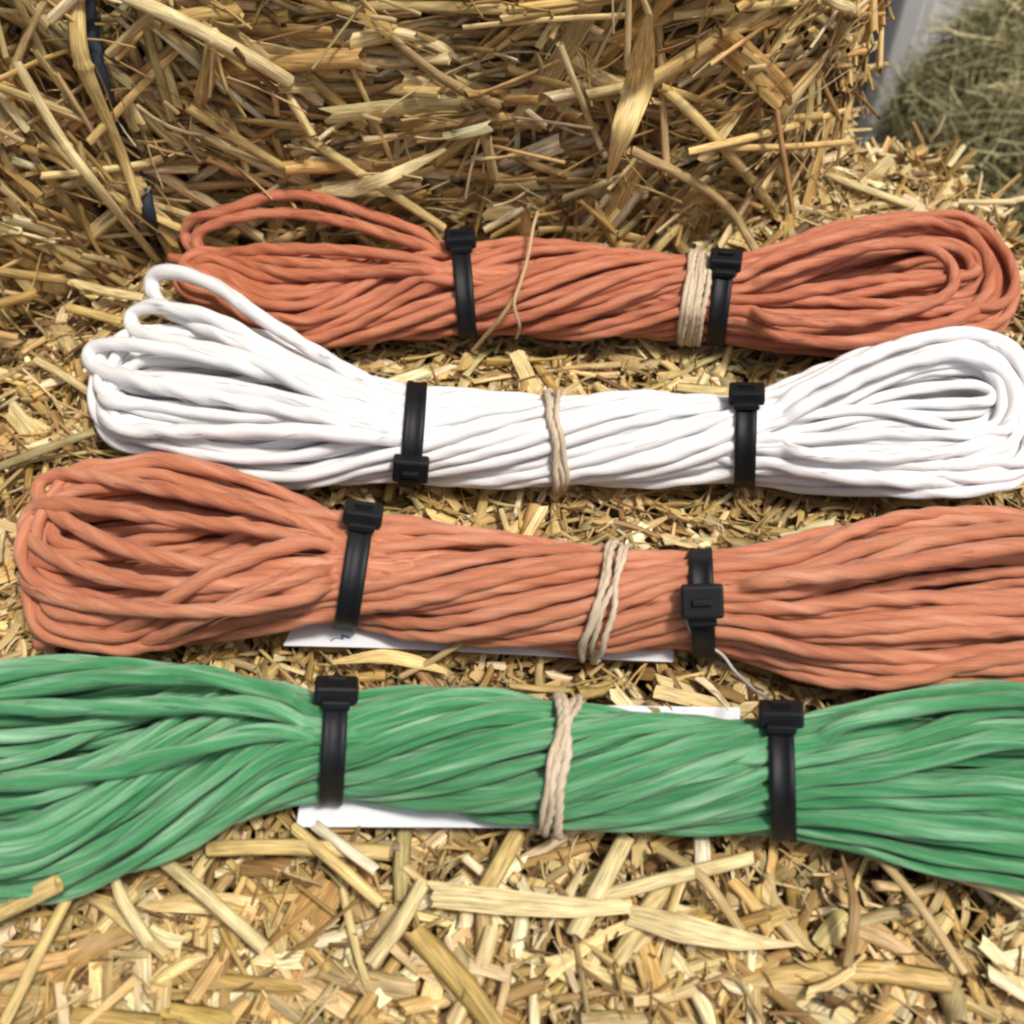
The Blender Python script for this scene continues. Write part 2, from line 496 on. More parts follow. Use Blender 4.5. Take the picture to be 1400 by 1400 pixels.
                inA = bs[lo[k]] == b[B[ib]]
                # pairs inside the same bin are counted twice (i,j) and (j,i); only push the other side for the next bin
                oth = ~inA
                np.add.at(dP, B[ib][oth], -vec[oth]); np.add.at(cnt, B[ib][oth], 1)
            P += dP / np.maximum(cnt, 1)[:, None] * 0.95
            Dd = P - P0
            for _ in range(12):
                Dd = Dd + 0.5 * ((Dd[nxt] + Dd[prv]) / 2 - Dd)
            P = P0 + Dd
            P = P + 0.4 * ((P[nxt] + P[prv]) / 2 - P)
            P += anchor * (P0 - P)
            # envelope squeeze
            yc, hy, hz = s.prof(P[:, 0])
            ins = (P[:, 0] > XL) & (P[:, 0] < XR) & (closed | ((P[:, 0] > NL_) & (P[:, 0] < NR_)))
            ey = (P[:, 1] - yc) / (hy - rr * 0.9); ez = (P[:, 2] - hz) / (hz - rr * 0.9)
            m = np.sqrt(ey ** 2 + ez ** 2) / np.where(closed, 1.0, 1 - 0.6 * np.clip((np.minimum(P[:, 0] - NL_, NR_ - P[:, 0]) - 0.016) / 0.045, 0, 1))
            sc = np.where(ins & (m > 1), 1 / np.maximum(m, 1e-6), 1)
            P[:, 1] = np.where(ins, yc + (P[:, 1] - yc) * sc, P[:, 1])
            P[:, 2] = np.where(ins, hz + (P[:, 2] - hz) * sc, P[:, 2])
            P[:, 2] = np.maximum(P[:, 2], rr)
        out = []; k = 0
        for c in chains:
            m = len(c[0]); out.append((P[k:k + m].copy(), c[1], c[2])); k += m
        s.allp = P; s.allr = rr
        return out
    def mesh(s, parent, mat, name='twine_coil', K=12, ply=0.034, amp=0.10, fibrils=350):
        V, F, SC = [], [], []; base = 0
        R = s.rng
        for P, cl, rr in s.chains:
            Q = resample(P, 0.0017, cl)
            for _ in range(5):
                if cl: Q = Q + 0.5 * ((np.roll(Q, 1, 0) + np.roll(Q, -1, 0)) / 2 - Q)
                else: Q[1:-1] = Q[1:-1] + 0.5 * ((Q[:-2] + Q[2:]) / 2 - Q[1:-1])
            v, f, sc = tube(Q, rr, cl, K, ply, amp, R)
            V.append(v); F.append(f + base); SC.append(sc); base += len(v)
        for _ in range(fibrils):                       # hair-thin fibres lifted off the strands
            P, cl, rr = s.chains[R.integers(len(s.chains))]
            if len(P) < 14: continue
            a = R.integers(0, len(P) - 9); seg = P[a:a + R.integers(4, 9)]
            o_ = unit(R.normal(0, 1, 3) + np.array([0, -0.6, 1.0])); t = np.linspace(0, 1, len(seg))[:, None]
            q = seg + o_ * rr * (0.98 + 0.5 * t ** 2 * R.uniform(0.1, 1.6)) + unit(R.normal(0, 1, 3)) * t * 0.0012
            v, f, sc = tube(resample(q, 0.002, False), 0.00013, False, 4, 0.03, 0.0, R)
            V.append(v); F.append(f + base); SC.append(sc); base += len(v)
        return mesh_obj(name, np.vstack(V), np.vstack(F), mat, parent, {'sc': ('FLOAT_VECTOR', np.vstack(SC))})
    def hull(s, p_top, p_bot, extra=0.0, slab=0.0055):
        """closed curve round the bundle in the plane seen from photo point p_top to p_bot"""
        A = at(*p_top, 0.020); B = at(*p_bot, 0.012)
        n = unit(np.cross(A - CAM, B - CAM))      # bundle direction, slightly leaning
        if n[0] < 0: n = -n
        d = unit(np.cross(np.array([0, 0, 1.0]), n))
        e2 = np.cross(n, d)
        if e2[2] < 0: d, e2 = -d, -e2
        if d[1] > 0: d = -d
        mid = (A + B) / 2
        pts = s.allp
        t = (pts - mid) @ n
        q = pts[np.abs(t) < slab]; qr = s.allr[np.abs(t) < slab]
        yc, hy, hz = s.prof(q[:, 0])
        u = (q - mid) @ d; v = (q - mid) @ e2
        pl = []
        for a in np.linspace(0, 2 * PI, 14, endpoint=False):
            pl.append(np.stack([u + (qr * 1.06 + extra) * math.cos(a), v + (qr * 1.06 + extra) * math.sin(a)], 1))
        H = convex(np.vstack(pl))
        H = resample(np.c_[H, np.zeros(len(H))], 0.0018, True)[:, :2]
        for _ in range(4): H = H + 0.5 * ((np.roll(H, 1, 0) + np.roll(H, -1, 0)) / 2 - H)
        C3 = mid[None, :] + d[None, :] * H[:, 0:1] + e2[None, :] * H[:, 1:2]
        return C3, n, d

def convex(P):
    P = P[np.lexsort((P[:, 1], P[:, 0]))]
    def half(Q):
        h = []
        for p in Q:
            while len(h) > 1 and (h[-1][0] - h[-2][0]) * (p[1] - h[-2][1]) - (h[-1][1] - h[-2][1]) * (p[0] - h[-2][0]) <= 0: h.pop()
            h.append(p)
        return h
    return np.array(half(P)[:-1] + half(P[::-1])[:-1])

def resample(P, ds, closed):
    Q = np.vstack([P, P[:1]]) if closed else P
    l = np.concatenate([[0], np.cumsum(np.linalg.norm(np.diff(Q, axis=0), axis=1))])
    n = max(4, int(l[-1] / ds))
    t = np.linspace(0, l[-1], n, endpoint=not closed)
    return np.stack([np.interp(t, l, Q[:, i]) for i in range(Q.shape[1])], 1)

def tube(P, r, closed, K=10, ply=0.028, amp=0.13, R=rng, taper=False, cap=True):
    n = len(P)
    T = unit((np.roll(P, -1, 0) - np.roll(P, 1, 0)) if closed else np.gradient(P, axis=0))
    N = np.zeros_like(P); ref = np.array([0.1, 0.2, 1.0]); v = ref - T[0] * ref.dot(T[0]); N[0] = v / np.linalg.norm(v)
    for i in range(1, n):
        v = N[i - 1] - T[i] * N[i - 1].dot(T[i]); N[i] = v / math.sqrt(v.dot(v) + 1e-18)
    B = np.cross(T, N)
    l = np.concatenate([[0], np.cumsum(np.linalg.norm(np.diff(P, axis=0), axis=1))])
    ang = np.linspace(0, 2 * PI, K, endpoint=False)[None, :]
    ph = R.random(6) * 6.28
    slow = 1 + 0.05 * np.sin(l * 40 + ph[0]) + 0.025 * np.sin(l * 113 + ph[1]) + 0.015 * np.sin(l * 411 + ph[2])
    flat = amp * (0.75 + 0.5 * np.sin(l * 31 + ph[3]))[:, None]
    tw = (l * 2 * PI / ply)[:, None]
    rad = r * slow[:, None] * (1 + flat * np.cos(2 * (ang - tw)) + 0.03 * np.cos(3 * (ang - tw * 0.9) + ph[4]) + 0.03 * np.cos(5 * ang + tw * 0.3 + ph[5]))
    if taper: rad = rad * np.interp(l / l[-1], [0, 0.03, 0.97, 1], [0.7, 1, 1, 0.7])[:, None]
    V = P[:, None, :] + N[:, None, :] * (rad * np.cos(ang))[..., None] + B[:, None, :] * (rad * np.sin(ang))[..., None]
    j = np.arange(K)[None, :]; j2 = (j + 1) % K
    m = n if closed else n - 1
    i = (np.arange(m) * K)[:, None]; i2 = (((np.arange(m) + 1) % n) * K)[:, None]
    F = np.stack([i + j, i + j2, i2 + j2, i2 + j], -1).reshape(-1, 4)
    off = R.random(3) * 50
    sc = np.zeros((n, K, 3))
    a2 = ang - tw * 0.5
    sc[..., 0] = np.cos(a2) + off[0]; sc[..., 1] = np.sin(a2) + off[1]; sc[..., 2] = l[:, None] + off[2]
    V = V.reshape(-1, 3); sc = sc.reshape(-1, 3)
    if not closed and cap:
        V = np.vstack([V, P[0], P[-1]]); sc = np.vstack([sc, sc[0], sc[-1]])
        c0, c1 = n * K, n * K + 1
        e = []
        for jj in range(0, K, 2):
            e.append((c0, (jj + 2) % K, (jj + 1) % K, jj)); b0 = (n - 1) * K
            e.append((c1, b0 + jj, b0 + (jj + 1) % K, b0 + (jj + 2) % K))
        F = np.vstack([F, np.array(e)])
    return V, F, sc

# ---- cable tie round a hank: strap + head (+ tail stub)
def cable_tie(hank, parent, p_top, p_bot, head_at, width=0.0086, head=(0.0146, 0.0108, 0.0062), tilt=0.0, label=None, tail=0.0018):
    C, n, d = hank.hull(p_top, p_bot, 0.0003)
    m = len(C)
    T = unit(np.roll(C, -1, 0) - np.roll(C, 1, 0)); O = np.cross(T, n[None, :])
    cen = C.mean(0)
    if np.mean(np.einsum('ij,ij->i', O, C - cen)) < 0: O = -O
    w, th, bv = width, 0.0013, 0.0005
    sec = [(-w / 2, 0), (-w / 2, th - bv), (-w / 2 + bv, th), (-w / 4, th), (-w / 4 + bv, th * 0.72), (w / 4 - bv, th * 0.72), (w / 4, th), (w / 2 - bv, th), (w / 2, th - bv), (w / 2, 0)]
    K = len(sec)
    V = np.zeros((m, K, 3))
    for k, (a, b) in enumerate(sec): V[:, k] = C + n[None, :] * a + O * b
    j = np.arange(K)[None, :]; j2 = (j + 1) % K
    i = (np.arange(m) * K)[:, None]; i2 = (((np.arange(m) + 1) % m) * K)[:, None]
    F = np.stack([i + j, i + j2, i2 + j2, i2 + j], -1).reshape(-1, 4)
    strap = mesh_obj('cable_tie', V.reshape(-1, 3), F, M_NYLON, parent, smooth=False)
    if label: strap['label'] = label
    # head: choose the hull point closest to the photo point head_at
    best, bi = 1e9, 0
    for k in range(m):
        if C[k, 2] < cen[2] - 0.012: continue
        tc_ = CAM - C[k]
        if O[k] @ tc_ < 0.42 * np.linalg.norm(tc_): continue
        v = C[k] + O[k] * 0.003 - CAM
        dep = v @ FWD
        px = 700 + FPX * v[0] / dep; py = 700 - FPX * (v @ UPV) / dep
        e = (py - head_at) ** 2
        if e < best: best, bi = e, k
    t, o = T[bi], O[bi]
    ax = np.array([n, t, o])
    c = C[bi] + o * (head[2] / 2 + 0.0006)
    h = bevel_box('tie_head', c, ax, head, M_NYLON, strap, 0.0011)
    # raised rim of the slot and the cut tail coming out of it
    bevel_box('tie_tail', c + o * (head[2] / 2 + tail / 2 - 0.0008), ax, (width * 0.8, 0.0022, tail + 0.0016), M_NYLON, h, 0.0004)
    sgn = -1 if t[2] > 0 or t[1] > 0 else 1
    bevel_box('tie_collar', C[bi] + t * sgn * (head[1] / 2 + 0.0016) + o * 0.0017, ax, (width * 1.18, 0.0034, 0.0030), M_NYLON, h, 0.0006)
    return strap

def band(hank, parent, p_top, p_bot, wraps, rr, cross=0.0, name='string_band', seed=1, wander=0.0008):
    """several turns of natural string; wraps = sideways offsets (m) at the far and near sides"""
    R = np.random.default_rng(seed)
    V, F, SC = [], [], []; base = 0
    C, n, d = hank.hull(p_top, p_bot, rr * 0.75)
    m = len(C); cen = C.mean(0)
    f = ((C - cen) @ d); f = (f - f.min()) / (f.max() - f.min())          # 0 far side, 1 near side
    for k, (o0, o1, lift) in enumerate(wraps):
        T = unit(np.roll(C, -1, 0) - np.roll(C, 1, 0)); O = np.cross(T, n[None, :])
        if np.mean(np.einsum('ij,ij->i', O, C - cen)) < 0: O = -O
        s = np.arange(m) / m * 2 * PI
        off = o0 * (1 - f) + o1 * f + wander * np.sin(s * 3 + R.random() * 6) + wander * 0.5 * np.sin(s * 7 + R.random() * 6)
        P = C + n[None, :] * off[:, None] + O * (lift + 0.0002 * np.sin(s * 5 + k))[:, None]
        v, fc, sc = tube(resample(P, 0.0008, True), rr * R.uniform(0.85, 1.15), True, 8, 0.009, 0.16, R)
        V.append(v); F.append(fc + base); SC.append(sc); base += len(v)
    return mesh_obj(name, np.vstack(V), np.vstack(F), M_JUTE, parent, {'sc': ('FLOAT_VECTOR', np.vstack(SC))})

def card(parent, corners, z, marks=(), bend=0.001):
    P = [at(x, y, z) for x, y in corners]
    n = 14
    V = []; F = []
    for lay in (0, 1):
        for i in range(n + 1):
            u = i / n
            for j in range(5):
                v = j / 4
                p = (P[0] * (1 - u) + P[1] * u) * (1 - v) + (P[3] * (1 - u) + P[2] * u) * v
                p = p + np.array([0, 0, bend * math.sin(u * 5) + bend * 0.8 * math.cos(v * 3 + u) - 0.0004 * (1 - lay)])
                V.append(p)
    M_ = 5 * (n + 1)
    for i in range(n):
        for j in range(4):
            a = i * 5 + j
            F.append((a + M_, a + 5 + M_, a + 6 + M_, a + 1 + M_)); F.append((a, a + 1, a + 6, a + 5))
    for i in range(n):
        a = i * 5; F.append((a, a + 5, a + 5 + M_, a + M_)); a = i * 5 + 4; F.append((a, a + M_, a + 5 + M_, a + 5))
    for j in range(4):
        a = j; F.append((a, a + M_, a + 1 + M_, a + 1)); a = n * 5 + j; F.append((a, a + 1, a + 1 + M_, a + M_))
    return mesh_obj('card', V, F, M_CARD, parent, smooth=False)

# ---- the four hanks, traced
H1 = Hank(top=[(250, 330), (300, 338), (380, 350), (430, 342), (500, 332), (590, 330), (640, 334), (720, 322), (820, 330), (940, 350), (990, 353), (1060, 335), (1150, 305), (1260, 291), (1330, 300), (1400, 330)],
          bot=[(250, 372), (300, 425), (360, 462), (430, 478), (520, 470), (640, 459), (760, 464), (930, 466), (985, 470), (1050, 482), (1150, 487), (1250, 475), (1300, 462), (1400, 440)],
          hz=[(250, 15), (450, 19), (640, 20), (980, 20), (1100, 19), (1300, 16)],
          tips=(250, 1376), arcs=(300, 1290), necks=(600, 1010), r=0.00235, n=58, twist=1, opens=(0.05, 0.16), spreads=(0.45, 0.62),
          seed=11, twx=[(330, 0), (640, 85), (980, 225), (1200, 255)])
H2 = Hank(top=[(110, 470), (200, 446), (290, 440), (370, 452), (450, 494), (560, 527), (640, 530), (740, 541), (850, 532), (1000, 541), (1060, 525), (1150, 487), (1250, 457), (1330, 452), (1420, 470)],
          bot=[(110, 540), (160, 600), (300, 640), (430, 672), (560, 664), (700, 670), (800, 666), (900, 669), (1020, 662), (1100, 674), (1300, 674), (1420, 640)],
          hz=[(110, 16), (300, 19), (560, 20), (1020, 20), (1150, 19), (1400, 16)],
          tips=(140, 1412), arcs=(205, 1325), necks=(540, 1050), r=0.0024, n=62, twist=1, opens=(0.05, 0.10), spreads=(0.5, 0.75),
          seed=23, tipj=0.14, twx=[(200, 0), (560, 50), (1020, 190), (1200, 215)])
H3 = Hank(top=[(20, 690), (45, 668), (120, 624), (200, 605), (330, 645), (480, 702), (560, 702), (750, 736), (850, 750), (960, 756), (1060, 740), (1170, 703), (1250, 696), (1400, 690), (1500, 720)],
          bot=[(20, 830), (50, 846), (120, 872), (200, 884), (330, 872), (480, 856), (600, 884), (700, 892), (800, 898), (930, 886), (1000, 898), (1100, 934), (1200, 946), (1400, 922), (1500, 890)],
          hz=[(20, 16), (300, 20), (480, 21), (960, 21), (1150, 20), (1500, 17)],
          tips=(42, 1580), arcs=(125, 1480), necks=(468, 990), r=0.00245, n=60, twist=1, opens=(0.05, 0.12), spreads=(0.40, 0.6),
          seed=37, tipj=0.11, twx=[(150, 0), (480, 50), (960, 190), (1250, 225)])
H4 = Hank(top=[(-140, 940), (0, 899), (100, 889), (250, 895), (360, 920), (450, 956), (500, 945), (580, 930), (680, 940), (770, 961), (850, 966), (1000, 985), (1070, 986), (1150, 966), (1300, 941), (1400, 935), (1560, 960)],
          bot=[(-140, 1170), (0, 1214), (100, 1222), (200, 1192), (320, 1141), (380, 1108), (455, 1090), (600, 1111), (740, 1131), (900, 1141), (1060, 1140), (1150, 1156), (1250, 1190), (1400, 1212), (1560, 1170)],
          hz=[(-100, 17), (200, 21), (455, 21), (1070, 21), (1250, 20), (1500, 17)],
          tips=(-190, 1640), arcs=(-90, 1540), necks=(430, 1095), r=0.00215, n=74, twist=1, opens=(0.05, 0.1), spreads=(0.45, 0.6),
          seed=41, twx=[(0, -25), (455, 75), (1070, 280), (1350, 315)])

def hank_thing(H, name, label, cat, mat, extras, base_px, end=None, **kw):
    H.generate(extras)
    root = empty(name, at(*base_px, 0.0))
    tag(root, label, cat, 'hanks of twine laid in a row on the straw bale')
    H.mesh(root, mat, **kw)
    return root

h1 = hank_thing(H1, 'twine_hank', 'orange hank of twine nearest the upright bale, open loop at its right end', 'twine hank', M_ORANGE, [
    dict(pts=[(640, 345, 34), (590, 322, 36), (520, 298, 40), (430, 270, 44), (370, 268, 44), (310, 288, 40), (262, 300, 34), (252, 320, 26), (268, 344, 24), (320, 352, 26), (400, 360, 30), (520, 372, 34), (640, 380, 40)], r=0.0028),
    dict(pts=[(640, 350, 38), (560, 330, 38), (480, 306, 40), (400, 292, 40), (330, 296, 38), (280, 312, 32), (266, 334, 26), (292, 352, 24), (360, 342, 32), (460, 342, 38), (560, 352, 41), (640, 362, 41)], r=0.0028),
    dict(pts=[(232, 355, 14), (270, 357, 17), (320, 362, 24), (400, 376, 33), (500, 372, 38), (600, 364, 42), (660, 362, 42)], r=0.0030),
    dict(pts=[(1000, 372, 42), (1080, 345, 42), (1180, 315, 38), (1270, 302, 32), (1330, 325, 28), (1355, 375, 26), (1330, 425, 26), (1260, 450, 30), (1150, 468, 30), (1040, 460, 30)], r=0.0028),
    dict(pts=[(1010, 392, 42), (1100, 362, 42), (1190, 336, 40), (1260, 335, 36), (1300, 360, 32), (1300, 398, 30), (1240, 425, 34), (1150, 440, 36), (1030, 440, 38)], r=0.0027),
    ], (640, 440))
cable_tie(H1, h1, (629, 325), (640, 462), 326)
cable_tie(H1, h1, (993, 350), (978, 470), 356)
band(H1, h1, (960, 350), (943, 466), [(-0.0052, -0.0050, 0.0), (-0.0034, -0.0034, 0.0004), (-0.0014, -0.0014, 0), (0.0004, 0.0002, 0.0004), (0.0024, 0.0020, 0), (0.0050, 0.0040, 0.0002)], 0.0012, seed=3, wander=0.0003)

h2 = hank_thing(H2, 'twine_hank', 'white hank of twine with a stray loop sticking up at its left end', 'twine hank', M_WHITE, [
    dict(pts=[(560, 548, 40), (470, 505, 40), (400, 462, 40), (350, 430, 42), (300, 394, 42), (250, 374, 40), (215, 372, 36), (206, 392, 30), (222, 418, 30), (262, 440, 34), (330, 470, 38), (430, 520, 40), (560, 560, 42)], r=0.0034),
    dict(pts=[(560, 560, 42), (450, 520, 40), (370, 480, 38), (300, 440, 40), (250, 425, 40), (205, 418, 36), (178, 432, 30), (190, 456, 30), (250, 470, 36), (340, 495, 40), (450, 540, 42), (560, 575, 44)], r=0.0034),
    dict(pts=[(560, 570, 44), (440, 530, 42), (340, 500, 40), (240, 480, 38), (160, 470, 34), (122, 478, 28), (130, 505, 26), (190, 520, 34), (280, 540, 38), (400, 560, 40), (560, 590, 44)], r=0.0033),
    dict(pts=[(560, 600, 40), (420, 590, 40), (320, 590, 36), (230, 590, 30), (160, 585, 24), (142, 555, 22), (165, 520, 28), (230, 520, 36), (320, 530, 40), (440, 560, 42), (560, 585, 44)], r=0.0033),
    dict(pts=[(1040, 560, 42), (1120, 520, 42), (1220, 475, 38), (1310, 456, 32), (1380, 475, 26), (1412, 520, 22), (1418, 580, 20), (1400, 630, 18), (1330, 655, 20), (1200, 655, 24), (1060, 640, 26)], r=0.0031),
    dict(pts=[(1040, 580, 42), (1130, 540, 44), (1220, 500, 42), (1310, 485, 36), (1370, 510, 30), (1388, 555, 27), (1360, 600, 26), (1280, 620, 30), (1160, 625, 34), (1050, 620, 36)], r=0.0030),
    ], (600, 650), K=10, ply=0.045, amp=0.10)
cable_tie(H2, h2, (570, 530), (560, 662), 640)
cable_tie(H2, h2, (1021, 538), (1018, 664), 540)
band(H2, h2, (755, 540), (766, 664), [(-0.0036, 0.0002, 0), (-0.0012, -0.0012, 0.0005), (0.0022, 0.0022, 0.0001)], 0.0012, seed=5)

h3 = hank_thing(H3, 'twine_hank', 'orange hank of twine between the white one and the green one, on a white card', 'twine hank', M_ORANGE2, [
    dict(pts=[(112, 884, 8), (165, 862, 22), (215, 832, 36), (270, 796, 45), (335, 765, 49), (405, 742, 48), (470, 732, 44)], r=0.0030),
    dict(pts=[(160, 886, 10), (215, 872, 22), (275, 845, 36), (345, 812, 45), (420, 785, 46), (475, 772, 44)], r=0.0028),
    dict(pts=[(500, 760, 46), (400, 775, 44), (280, 772, 42), (170, 750, 38), (90, 712, 32), (52, 680, 26), (60, 655, 26), (110, 650, 32), (200, 665, 38), (330, 690, 42), (500, 735, 45)], r=0.0030),
    dict(pts=[(500, 765, 46), (380, 792, 44), (260, 800, 42), (150, 790, 38), (70, 760, 32), (36, 730, 24), (40, 700, 26), (90, 690, 34), (200, 705, 40), (340, 722, 43), (500, 745, 45)], r=0.0029),
    dict(pts=[(500, 800, 44), (380, 825, 42), (260, 835, 40), (150, 830, 34), (70, 815, 28), (36, 795, 22), (44, 770, 24), (110, 775, 34), (220, 800, 40), (360, 790, 44), (500, 775, 45)], r=0.0028),
    dict(pts=[(50, 880, 8), (110, 866, 18), (180, 830, 28), (260, 815, 36), (360, 805, 42), (500, 790, 44)], r=0.0028),
    dict(pts=[(980, 800, 46), (1080, 790, 46), (1180, 780, 46), (1290, 762, 44), (1400, 745, 40), (1500, 740, 34)], r=0.0030),
    ], (700, 860))
cable_tie(H3, h3, (497, 700), (474, 852), 694)
cable_tie(H3, h3, (958, 757), (962, 884), 818, head=(0.0150, 0.0120, 0.0070))
band(H3, h3, (847, 742), (806, 897), [(-0.0030, -0.0022, 0), (-0.0008, -0.0030, 0.0006), (0.0014, 0.0006, 0.0001), (0.0030, 0.0034, 0.0004)], 0.0011, seed=8)
c3 = card(h3, [(388, 884), (920, 904), (930, 820), (425, 800)], 0.0035)

h4 = hank_thing(H4, 'twine_hank', 'green hank of twine closest to the camera, running past both picture edges', 'twine hank', M_GREEN, [
    dict(pts=[(450, 965, 44), (360, 940, 44), (250, 925, 42), (130, 930, 40), (20, 948, 36), (-90, 980, 28), (-150, 1010, 18)], r=0.0028),
    dict(pts=[(450, 985, 46), (350, 965, 46), (250, 965, 44), (120, 968, 42), (0, 968, 38), (-120, 985, 28)], r=0.0029),
    dict(pts=[(450, 1000, 46), (350, 1000, 46), (250, 1030, 44), (120, 1060, 40), (0, 1072, 36), (-120, 1080, 26)], r=0.0028),
    dict(pts=[(1080, 1010, 46), (1160, 985, 46), (1270, 965, 44), (1400, 955, 40), (1500, 965, 32)], r=0.0029),
    ], (700, 1090), ply=0.07, amp=0.14)
cable_tie(H4, h4, (460, 946), (453, 1090), 945, width=0.0080)
cable_tie(H4, h4, (1068, 985), (1072, 1140), 975, width=0.0080)
band(H4, h4, (775, 960), (750, 1130), [(-0.0040, 0.0022, 0.0002), (-0.0016, 0.0034, 0.0008), (0.0020, -0.0030, 0.0004), (0.0040, -0.0012, 0.001)], 0.00135, seed=13)
ink = [at(x, y, 0.0052) for x, y in ((452, 876), (460, 872), (470, 874), (466, 869), (478, 872))]
v, f, sc = tube(resample(catmull(ink, 8), 0.0008, False), 0.0003, False, 6)
ink_o = mesh_obj('ink_mark', v, f, M_INK, c3)
c4 = card(h4, [(405, 1131), (1015, 1134), (1012, 966), (432, 958)], 0.0065, bend=0.0004)

HANKS = [H1, H2, H3, H4]
def under_hank(x, y, margin=0.002):
    m = np.zeros(len(x), bool)
    for H in HANKS:
        P = H.allp
        # coarse footprint raster
        if not hasattr(H, 'grid'):
            H.gx0, H.gy0 = P[:, 0].min() - 0.01, P[:, 1].min() - 0.01
            H.grid = np.full((int((P[:, 0].max() - H.gx0) / 0.003) + 8, int((P[:, 1].max() - H.gy0) / 0.003) + 8), 9.0)
            i = ((P[:, 0] - H.gx0) / 0.003).astype(int); j = ((P[:, 1] - H.gy0) / 0.003).astype(int)
            for di in (-1, 0, 1):
                for dj in (-1, 0, 1):
                    np.minimum.at(H.grid, (i + di, j + dj), P[:, 2] - 0.002)
        i = ((x - H.gx0) / 0.003).astype(int); j = ((y - H.gy0) / 0.003).astype(int)
        ok = (i >= 0) & (j >= 0) & (i < H.grid.shape[0]) & (j < H.grid.shape[1])
        g = np.full(len(x), 9.0); g[ok] = H.grid[i[ok], j[ok]]
        m |= g < 1
    return m

# ------------------------------------------------------------------ lower bale (the hanks lie on its top)
def sn(x, y, f, seed):
    return (np.sin(x * f + seed) * np.cos(y * f * 1.13 + seed * 2.1) + 0.6 * np.sin((x + y) * f * 1.9 + seed * 3.3) * np.cos((x - y) * f * 2.3 + seed)) / 1.3

EDGE = [at(1206, 196), at(1270, 196), at(1330, 240), at(1400, 318), at(1470, 420)]
FOOT = np.array([(-0.42, 0.06), (0.36, 0.06), (0.40, 0.22)] + [(p[0], p[1]) for p in EDGE[::-1]] + [(0.20, 0.80), (0.10, 0.92), (-0.42, 0.92)])
def inside_dist(x, y):
    """signed distance to the top's outline, positive inside"""
    n = len(FOOT); d = np.full(len(x), 1e9); ins = np.zeros(len(x), bool)
    for i in range(n):
        a, b = FOOT[i], FOOT[(i + 1) % n]
        e = b - a; t = np.clip(((x - a[0]) * e[0] + (y - a[1]) * e[1]) / (e @ e), 0, 1)
        d = np.minimum(d, np.hypot(x - a[0] - t * e[0], y - a[1] - t * e[1]))
        c = ((a[1] > y) != (b[1] > y)) & (x < (b[0] - a[0]) * (y - a[1]) / (b[1] - a[1] + 1e-12) + a[0])
        ins ^= c
    return np.where(ins, d, -d)
def top_z(x, y):
    d = inside_dist(x, y)
    z = 0.0025 * sn(x, y, 38, 1.3) + 0.0015 * sn(x, y, 95, 4.0)
    z = z - 0.030 * np.clip(1 - d / 0.035, 0, 1.6) ** 2
    # sunk corner at the left
    z = z - 0.014 * np.clip((-0.19 - x) / 0.06, 0, 1) * np.clip((y - 0.25) / 0.05, 0, 1)
    return z

B0 = np.array([-0.03, 0.45, -0.56])
bale_low = empty('straw_bale', B0)
tag(bale_low, 'golden straw bale lying flat under the four hanks, chopped ends upward', 'straw bale')
def fan_core(name, foot, z0, z1, mat, parent, inset=0.012, rnd=0.03, seg=6):
    """rounded block from a footprint"""
    c = foot.mean(0); V = []; F = []; n = len(foot)
    P = resample(np.c_[foot, np.zeros(n)], 0.03, True)[:, :2]
    for _ in range(2): P = P + 0.5 * ((np.roll(P, 1, 0) + np.roll(P, -1, 0)) / 2 - P)
    n = len(P)
    levels = [(0.0, z0)] + [(0.0, z0 + (z1 - rnd - z0) * k / 6) for k in range(1, 7)] + [(rnd * (1 - math.cos(a)), z1 - rnd + rnd * math.sin(a)) for a in np.linspace(0.25, PI / 2, seg)]
    for ins, z in levels:
        for p in P:
            d = c - p; L = np.linalg.norm(d); q = p + d / L * (inset + ins)
            w = 0.004 * mnoise.noise(Vector((q[0] * 25, q[1] * 25, z * 25)))
            V.append((q[0] + w, q[1] + w, z))
    for l in range(len(levels) - 1):
        for i in range(n): F.append((l * n + i, l * n + (i + 1) % n, (l + 1) * n + (i + 1) % n, (l + 1) * n + i))
    F.append(tuple((len(levels) - 1) * n + i for i in range(n)))
    F.append(tuple(reversed(range(n))))
    return mesh_obj(name, V, F, mat, parent, smooth=False)
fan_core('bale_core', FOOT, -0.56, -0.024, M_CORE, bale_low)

def rand_dir(n, tilt):
    a = rng.uniform(0, 2 * PI, n); t = rng.normal(0, tilt, n)
    return np.stack([np.cos(a) * np.cos(t), np.sin(a) * np.cos(t), np.sin(t)], 1)

